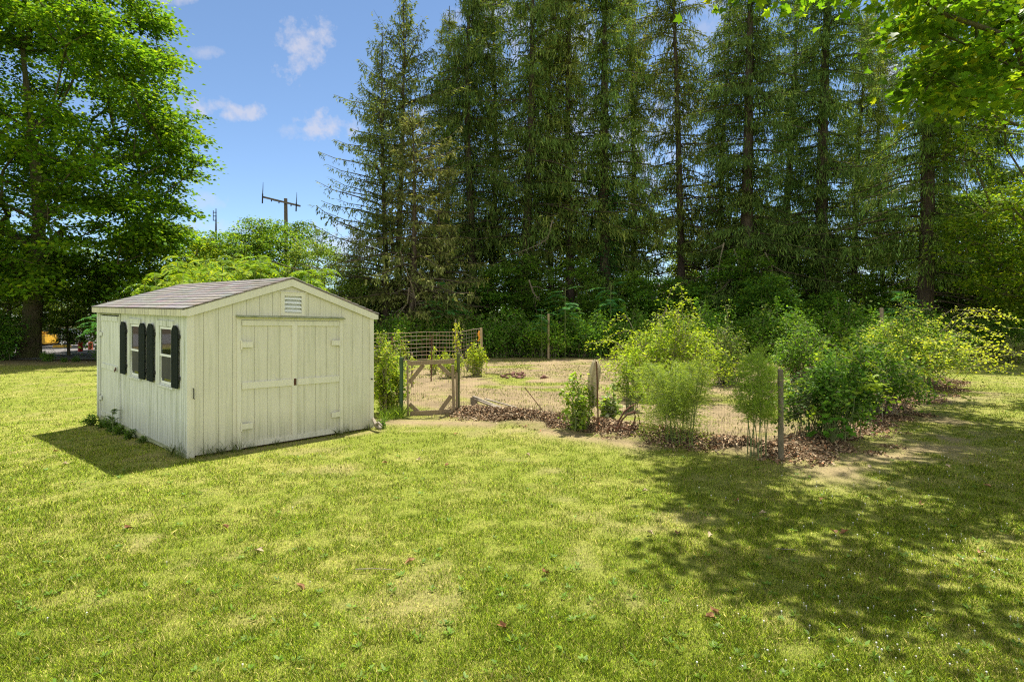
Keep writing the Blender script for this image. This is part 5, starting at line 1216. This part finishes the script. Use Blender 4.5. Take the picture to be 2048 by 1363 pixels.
meshpanel('wire_fence', C_P, K_, 1.05, 1.15, lab='fine wire mesh fence between the stake with the sack and the grey corner post')
meshpanel('wire_fence', K_, (6.17, 10.8), 1.15, 1.1, lab='fine wire mesh fence under the shrubs right of the grey corner post')
# gate
gx, gy = GL[0] + .05, GL[1]; gaz = math.atan2(GR[1] - GL[1], GR[0] - GL[0]); gw = math.hypot(GR[1] - GL[1], GR[0] - GL[0]) - .1
gate = empty('garden_gate', (gx, gy, float(gz(gx, gy))), gaz); tag(gate, 'weathered timber garden gate with corner braces and wire mesh', 'gate')
def gb_(name, *boxes):
    mb = MB()
    for b in boxes: mb.beam(*b)
    return mb.build(name, 'wood', gate)
gb_('stile', ((.02, 0, .0), (.02, 0, 1.17), .05, .04)); gb_('stile', ((.085, -.022, -.01), (.075, -.022, 1.03), .07, .035))
gb_('stile', ((gw - .035, 0, .03), (gw - .06, 0, 1.04), .085, .06)); gb_('stile', ((gw + .028, .01, .03), (gw + .02, .01, .88), .035, .05))
gb_('rail', ((.075, -.02, 1.035 + .045), (gw - .02, -.045, 1.12), .04, .088)); gb_('rail', ((.12, .0, .04), (gw - .08, .0, .075), .04, .10))
gb_('brace', ((.105, .02, .68), (.40, .02, 1.05), .04, .085)); gb_('brace', ((gw - .10, .02, .82), (gw - .36, .02, 1.06), .04, .075))
gb_('brace', ((.11, .02, .24), (.29, .02, .07), .04, .085)); gb_('brace', ((gw - .09, .02, .40), (gw - .31, .02, .10), .04, .085))
mb = MB(); P0 = []; P1 = []
for t in np.arange(.11, gw - .08, .042): P0.append((t, .025, .08)); P1.append((t, .025, 1.06))
for z in np.arange(.08, 1.07, .062): P0.append((.11, .026, z)); P1.append((gw - .08, .026, z))
V1, F1 = frusta(np.array(P0), np.array(P1), .0013, .0013, 3); np_mesh('wire_mesh', V1, [F1], MAT['wire'], gate)
# cattle panel
cp = empty('cattle_panel'); tag(cp, 'rusty cattle panel of heavy wire in front of the dark greenery right of the shed', 'fence panel')
ends = [((*at(742, 21.6),), 1.40), ((*at(851, 22.9),), 1.46), ((*at(914, 23.3),), 1.44), ((*at(962, 25.0),), 1.56)]
mb = MB(); mv = MB()
for k in range(8):
    pts = []
    for (xy, zt) in ends: pts.append((xy[0], xy[1], zt - (k * .152)))
    fine = []
    for a, b in zip(pts[:-1], pts[1:]):
        for t in (0, .33, .66): fine.append(tuple(np.array(a) * (1 - t) + np.array(b) * t + np.array([0, 0, .012 * math.sin(k * 3 + t * 5 + a[0])])))
    mb.tube(fine + [pts[-1]], .0075, 5)
tt = np.linspace(0, 3, 30)
for t in tt:
    i = min(int(t), 2); f = t - i; a, b = ends[i], ends[i + 1]; p = np.array(a[0]) * (1 - f) + np.array(b[0]) * f; z = a[1] * (1 - f) + b[1] * f
    mv.tube([(p[0], p[1], z - 7 * .152), (p[0], p[1], z)], .0045, 4)
mb.build('horizontal_wires', 'rustwire', cp); mv.build('vertical_wires', 'rustwire', cp)
mb = MB(); x, y, z = P3(958.5, 668, 24.8); mb.tube([(x, y, z + .15), (x - .03, y - .05, z), (x + .02, y - .05, z - .15), (x - .06, y - .06, z - .3)], [.03, .05, .045, .02], 6); tag(mb.build('ribbon', 'flag'), 'orange yellow ribbon tied beside the far corner post of the cattle panel', 'ribbon')
r = rs(230); n = 130; x, y, z = P3(914, 690, 19.9); P = np.column_stack([x + r.normal(size=n) * .07, y + r.normal(size=n) * .07, r.uniform(.55, 1.85, n)])
lv = leaves(P, rdir(r, n), rdir(r, n), .09, .06, pal(r, n, [(.5, .54, .08), (.38, .46, .05)])); vy = empty('climbing_vine'); np_mesh('leaves', lv[0], [lv[1]], MAT['leaf'], vy, C=lv[2]); mb = MB(); mb.tube([(x, y, .5), (x + .03, y, 1.2), (x, y, 1.85)], [.01, .008, .004], 5); mb.build('stem', 'stem', vy)
tag(vy, 'yellow green vine climbing the rusty stake behind the mossy gate post', 'vine')

# burlap sack
rows = [(128, 458, 492), (145, 445, 508), (175, 430, 526), (250, 402, 560), (330, 387, 555), (400, 376, 536), (500, 374, 526), (600, 397, 518), (700, 397, 508), (745, 408, 500), (770, 416, 470), (786, 424, 440)]
mb = MB(); k = 28; Yb = 10.36; vs = []
for j, (zz_, xl, xr) in enumerate(rows):
    v = 700 + zz_ / 6.81; ul, ur = 1120 + xl / 6.81, 1120 + xr / 6.81
    cx, cz = ((ul + ur) / 2 - 1024) / FPX * Yb, CAMH + (HORIZ - v) / FPX * Yb; hw = (ur - ul) / 2 / FPX * Yb
    for i in range(k):
        a = 2 * math.pi * i / k; fold = 1 + .5 * math.cos(a * 6 + j * .2) * (1 if math.sin(a) < 0 else .4)
        vs.append((cx + hw * math.cos(a), Yb + .07 * math.sin(a) * fold * min(1, (j + 1) / 3), cz + .004 * math.sin(a * 7 + j)))
n_ = len(rows); mb.add(vs, [(j * k + i, j * k + (i + 1) % k, (j + 1) * k + (i + 1) % k, (j + 1) * k + i) for j in range(n_ - 1) for i in range(k)] + [tuple(range(k)), tuple(range((n_ - 1) * k, n_ * k))[::-1]])
tag(mb.build('burlap_sack', 'burlap', smooth=True), 'tan burlap sack draped over the rusty stake on the front fence', 'sack')
# rusted implement with hoops
def zp(x, y, Yd, dy=0.): return P3(1120 + x / 6.81, 700 + y / 6.81, Yd + dy)
imp = empty('garden_cultivator'); tag(imp, 'old rusted hand cultivator with bent handles and a hoop half buried in leaves', 'garden tool')
mb = MB(); mb.tube([zp(755, 1110, 9.9), zp(800, 960, 9.95), zp(880, 830, 10.0), zp(960, 765, 10.05), zp(1025, 738, 10.1)], .017, 7); mb.build('handle', 'rust', imp)
mb = MB(); mb.tube([zp(770, 1110, 9.75), zp(850, 940, 9.8), zp(920, 870, 9.8), zp(1005, 838, 9.85), zp(1026, 900, 9.85), zp(1010, 985, 9.8), zp(950, 1090, 9.75)], .015, 7); mb.build('handle', 'rust', imp)
mb = MB(); mb.tube([zp(1005, 838, 9.86), zp(1062, 870, 10), zp(1086, 960, 10.05), zp(1062, 1060, 10), zp(1010, 1140, 9.95), zp(945, 1215, 9.9)], .011, 6); mb.build('hoop', 'rust', imp)
mb = MB(); mb.tube([zp(640, 1112, 9.8), zp(678, 1040, 9.8), zp(705, 1030, 9.8), zp(740, 1052, 9.8), zp(850, 1050, 9.8), zp(955, 1087, 9.76)], .017, 7); mb.build('crossbar', 'rust', imp)
# boards, curled bark, rods
bd = empty('board_bundle'); tag(bd, 'bundle of weathered grey boards lying in the leaf litter right of the gate', 'boards')
for k, (a, b, w_, h_) in enumerate([((946, 792, 12.9), (1012, 819, 12.5), .07, .025), ((948, 797, 12.85), (1000, 818, 12.4), .05, .03), ((956, 801, 12.8), (1022, 822, 12.3), .05, .02), ((970, 797, 13.1), (1035, 815, 12.7), .06, .02)]):
    mb = MB(); mb.beam(P3(*a), P3(*b), w_, h_); mb.build('board', 'wood2', bd)
mb = MB(); P = []; bx, by, bz = P3(947, 815, 12.75)
for j in range(11):
    a = -.4 + j * .30; P.append((bx + .085 * math.cos(a), by + .085 * math.sin(a)))
vs = [(x, y, z) for (x, y) in P for z in (bz - .03, bz + .22)] + [(x + .006, y + .006, z) for (x, y) in P for z in (bz - .03, bz + .22)]
m_ = len(P); mb.add(vs, [(2 * i, 2 * i + 2, 2 * i + 3, 2 * i + 1) for i in range(m_ - 1)] + [(2 * m_ + 2 * i, 2 * m_ + 2 * i + 1, 2 * m_ + 2 * i + 3, 2 * m_ + 2 * i + 2) for i in range(m_ - 1)] + [(2 * i + 1, 2 * i + 3, 2 * m_ + 2 * i + 3, 2 * m_ + 2 * i + 1) for i in range(m_ - 1)])
tag(mb.build('curled_bark', 'wood2'), 'curled sheet of grey bark standing at the end of the weathered boards', 'bark')
mb = MB(); mb.tube([P3(1050, 775, 11.75), P3(1088, 824, 11.45)], .009, 6); tag(mb.build('metal_rod', 'rust'), 'thin rusty rod leaning on the wire fence between the boards and the sack', 'rod')
mb = MB(); mb.tube([gp(970, 748)[:2] + (.03,), gp(1000, 750)[:2] + (.05,), gp(1016, 757)[:2] + (.02,)], [.02, .018, .01], 6); tag(mb.build('stick', 'wood'), 'long brown stick lying on the garden soil left of the brick pile', 'stick')
mb = MB(); mb.tube([gp(955, 760)[:2] + (.03,), gp(985, 757)[:2] + (.03,)], [.015, .01], 5); tag(mb.build('stick', 'wood'), 'short dark stick on the garden soil below the small bright bush', 'stick')
# driftwood by the shed corner
mb = MB(); mb.tube([P3(743, 822, 10.55), P3(745, 835, 10.5), P3(752, 850, 10.3), P3(762, 857, 10.2)], [.018, .022, .04, .03], 8); mb.tube([P3(752, 850, 10.3), P3(757, 845, 10.2), P3(764, 851, 10.1)], [.03, .025, .012], 7)
tag(mb.build('driftwood', 'wood2'), 'pale gnarled piece of wood leaning at the right corner of the shed', 'driftwood')
# bricks
r = rs(240); mb = MB(); mb.box(-.1, .1, -.048, .048, 0, .058); bk0 = mb.build('brick', 'brick')
first = True
for i in range(17):
    u = r.normal(1038, 17) if i < 14 else r.uniform(1082, 1094); v = r.uniform(749, 757); x, y, z = gp(u, v)
    o = bk0 if first else bk0.copy()
    if not first: col.objects.link(o)
    first = False; o.location = (x, y, z + (.055 if i % 3 == 0 and i < 14 else .0) - .008); o.rotation_euler = (r.normal() * .18, r.normal() * .18, r.uniform(0, 3.14))
    tag(o, ('dull red brick in the ' + ('left' if u < 1028 else 'middle' if u < 1044 else 'right') + ' of the brick pile on the garden soil') if i < 14 else 'dull red brick lying a little apart to the right of the brick pile', 'brick', 'bricks heaped in the garden' if i < 14 else 'bricks apart from the pile')
# dead bush behind the gate
r = rs(241); mb = MB(); x, y, z = gp(935, 742)
for k in range(16): a = r.uniform(-.9, .9); mb.tube([(x, y, 0), (x + a * .4, y + r.normal() * .1, .5), (x + a * .8, y + r.normal() * .2, .75 + .3 * r.random())], [.012, .008, .004], 4)
tag(mb.build('dead_bush', 'twig'), 'bare brown dead bush left of the small bright bush', 'bush')

# ------------------------------------------------------------------ fallen leaves and twigs on the lawn
r = rs(250); n = 1
def fl(seed, c):
    """curled dry leaf: an oval sheet with a crumpled rim"""
    r = rs(seed); V = [(0, 0, .004)]; k = 14
    for q in (.5, 1.):
        for a in np.arange(k) * 2 * np.pi / k:
            w_ = 1 + .28 * math.sin(a * 5 + seed) * q + .12 * r.normal() * q
            V.append((.022 * q * w_ * math.cos(a), .036 * q * w_ * math.sin(a), .012 * q ** 2 * (1 + math.sin(a * 2 + seed)) + .006 * r.random() * q))
    F3 = np.array([(0, 1 + i, 1 + (i + 1) % k) for i in range(k)]); F4 = np.array([(1 + i, 1 + k + i, 1 + k + (i + 1) % k, 1 + (i + 1) % k) for i in range(k)])
    return np_mesh('fallen_leaf', np.array(V), [F3, F4], MAT['dry'], C=np.tile(c, (len(V), 1)) * r.uniform(.8, 1.15, (len(V), 1)))
FLp = [fl(1, (.24, .12, .055)), fl(2, (.38, .22, .11)), fl(3, (.48, .38, .24))]
spots = [(440, 1048), (450, 1058), (1525, 1030), (1690, 1068), (1668, 1068), (1420, 1075), (1430, 1232), (1420, 1240), (518, 1106), (1640, 1002), (1975, 975), (1895, 935), (1355, 1070), (770, 928), (838, 921), (912, 870), (894, 933), (1055, 912), (1090, 1150), (820, 1128), (1290, 985), (1475, 1005), (1840, 1010), (1740, 935), (1005, 1260), (600, 1180), (130, 930), (255, 1060), (1960, 1110), (1300, 1070), (110, 905)]
def leaf_label(k, u, v):
    d = ['dark brown', 'light brown', 'bleached pale'][k]; h = ['far left', 'left', 'centre left', 'centre right', 'right', 'far right'][min(5, int(u / 342))]
    w = 'lawn nearest the fence' if v < 960 else 'middle lawn' if v < 1120 else 'foreground lawn'
    for o_ in ('', ' smaller', ' second', ' third', ' fourth', ' fifth'):
        lab = d + ' leaf,' + o_ + (' one' if o_ else '') + ' ' + h + ' on the ' + w
        if lab not in seen_labels: break
    seen_labels.add(lab); return lab
for i, (u, v) in enumerate(spots):
    k = i % 3; x, y, z = gp(u, v); o = FLp[k] if id(FLp[k]) not in used else FLp[k].copy()
    if id(FLp[k]) in used: col.objects.link(o)
    used.add(id(FLp[k])); o.location = (x, y, z + .022); o.rotation_euler = (r.normal() * .35, r.normal() * .35, r.uniform(0, 6)); o.scale = (1, 1, 1)
    tag(o, leaf_label(k, u, v), 'leaf', 'fallen leaves scattered on the lawn')
mb = MB(); a, b, c = gp(711, 1146), gp(750, 1146), gp(786, 1147); mb.tube([a[:2] + (a[2] + .035,), b[:2] + (b[2] + .04,), c[:2] + (c[2] + .035,)], [.004, .0035, .002], 5); tag(mb.build('twig', 'wood2'), 'straight thin tan twig lying on the lawn at the bottom centre', 'twig')
mb = MB(); a, b = gp(1552, 1104), gp(1596, 1107); mb.tube([a[:2] + (a[2] + .035,), b[:2] + (b[2] + .035,)], [.003, .002], 5); tag(mb.build('twig', 'wood2'), 'short thin twig lying in the shaded part of the lawn', 'twig')

# ------------------------------------------------------------------ things beyond the lawn on the left, pole, mast
def bollard(u, v, h, rad, mat, lab):
    Yd = FPX * (CAMH + .235) / (v - HORIZ); x = (u - 1024) / FPX * Yd
    mb = MB(); mb.lathe([(rad * 1.06, 0), (rad * 1.06, .05), (rad, .06), (rad, h * .45), (rad * 1.03, h * .47), (rad * 1.03, h * .53), (rad, h * .55), (rad, h - .05), (rad * .8, h), (.01, h + .01)], (0, 0, 0), 18)
    tag(mb.build('bollard', mat, loc=(x, Yd, -.235)), lab, 'bollard')
bollard(161, 702.5, .62, .15, 'red', 'bright red plastic bollard standing on the lot left of the shed')
bollard(181, 699, .55, .14, 'orange', 'faded red bollard partly hidden behind the sapling at the shed corner')
# yellow machine
ym = empty('yellow_machine', (*at(62, 47), -.235), .15); tag(ym, 'yellow machine parked in the shade behind the big maple trunk', 'machine')
mb = MB(); mb.box(-1.6, .9, -.7, .7, .45, 1.15); mb.prism([(-1.6, 1.15), (-.3, 1.15), (-.5, 1.5), (-1.5, 1.5)], lambda a, z, d: (a, d, z), -.6, .6); mb.build('body', 'yellow', ym)
mb = MB(); [mb.box(a, a + .08, b, b + .08, 1.15, 2.1) for a in (-.1, .75) for b in (-.65, .57)]; mb.box(-.2, .95, -.72, .72, 2.1, 2.2); mb.build('cab_frame', 'black', ym)
for a in (-1.1, .5):
    for b in (-.95, .7):
        mb = MB(); mb.tube([(a, b, .42), (a, b + .25, .42)], .42, 18); mb.build('wheel', 'rubber', ym)
mb = MB(); mb.prism([(.9, .3), (1.5, .15), (1.55, .25), (1.45, .9), (1.3, .9)], lambda a, z, d: (a, d, z), -.85, .85); mb.build('bucket', 'yellow', ym)
car = empty('parked_car', (*at(128, 50), -.235), .0); tag(car, 'silver car half hidden by the hedgerow beyond the lot', 'car')
mb = MB(); mb.prism([(-1.9, .3), (1.9, .3), (1.95, .7), (1.1, .85), (.6, 1.3), (-.9, 1.32), (-1.5, .9), (-1.92, .85)], lambda a, z, d: (a, d, z), -.8, .8); mb.build('body', 'silver', car)
mb = MB(); mb.prism([(-1.25, .92), (.95, .9), (.52, 1.24), (-.85, 1.26)], lambda a, z, d: (a, d, z), -.81, .81); mb.build('window', 'darkglass', car)
for a in (-1.2, 1.2):
    for b in (-.83, .63):
        mb = MB(); mb.tube([(a, b, .31), (a, b + .2, .31)], .31, 18); mb.build('wheel', 'rubber', car)
pw = empty('sign_pole', (*at(124, 44.5), -.235)); tag(pw, 'white pole on a low yellow base on the lot, right of the maple', 'pole')
mb = MB(); mb.tube([(0, 0, .18), (0, 0, 1.25)], .055, 12); mb.build('pole', 'white', pw)
mb = MB(); mb.prism([(-.45, 0), (.45, 0), (.36, .18), (-.36, .18)], lambda a, z, d: (a, d, z), -.4, .4); mb.build('base', 'yellow', pw)
# utility pole
Yp = 50.; up_ = empty('utility_pole', (*at(572, Yp), 0)); tag(up_, 'brown wooden utility pole with one tilted crossarm and two upright rods', 'utility pole')
zt = CAMH + (HORIZ - 397) / FPX * Yp; X0 = at(572, Yp)[0]
mb = MB(); mb.tube([(.15, 0, -.3), (.05, 0, zt * .5), (-.03, 0, zt)], [.21, .18, .145], 14); mb.build('pole', 'polewood', up_)
def lp(u, v, dy=0.): p = P3(u, v, Yp); return (p[0] - X0, dy, p[2])
mb = MB(); mb.beam(lp(528.5, 395, -.22), lp(602.5, 413, -.22), .12, .15); mb.build('crossarm', 'polewood', up_)
for (u0, vt, vb) in ((528.5, 366, 408), (595.5, 386, 424)):
    mb = MB(); vm = (vt * .45 + vb * .55); mb.tube([lp(u0 - .6, vb, -.32), lp(u0, vm, -.32)], .06, 8); mb.tube([lp(u0, vm, -.32), lp(u0 + .6, vt + 12, -.32), lp(u0 + .9, vt, -.32)], [.04, .03, .015], 8); mb.build('antenna_rod', 'black', up_)
mb = MB()
for u in (545, 560, 584): v = 395 + (u - 528.5) * 18 / 74; mb.tube([lp(u, v + 1, -.22), lp(u, v + 5, -.22)], .05, 8)
mb.tube([lp(548, 402, -.25), lp(556, 404, -.3), lp(566, 406, -.2)], .012, 5); mb.tube([lp(577, 408, -.2), lp(584, 410, -.3), lp(592, 411, -.25)], .012, 5); mb.build('insulator', 'black', up_)
am = empty('antenna_mast', (*at(432, 95), -1)); tag(am, 'thin distant antenna mast above the treetops left of the utility pole', 'mast')
zt2 = CAMH + (HORIZ - 417) / FPX * 95 + 1
mb = MB(); mb.tube([(0, 0, 0), (0, 0, zt2 * .8), (0, 0, zt2)], [.25, .16, .06], 8); mb.build('mast', 'black', am)
mb = MB(); [mb.box(-.5, .1, -.03, .03, zt2 - z, zt2 - z + .12) for z in (.7, 1.3, 2.0)]; mb.box(-.5, -.4, -.03, .03, zt2 - 2, zt2 - .3); mb.build('aerials', 'black', am)
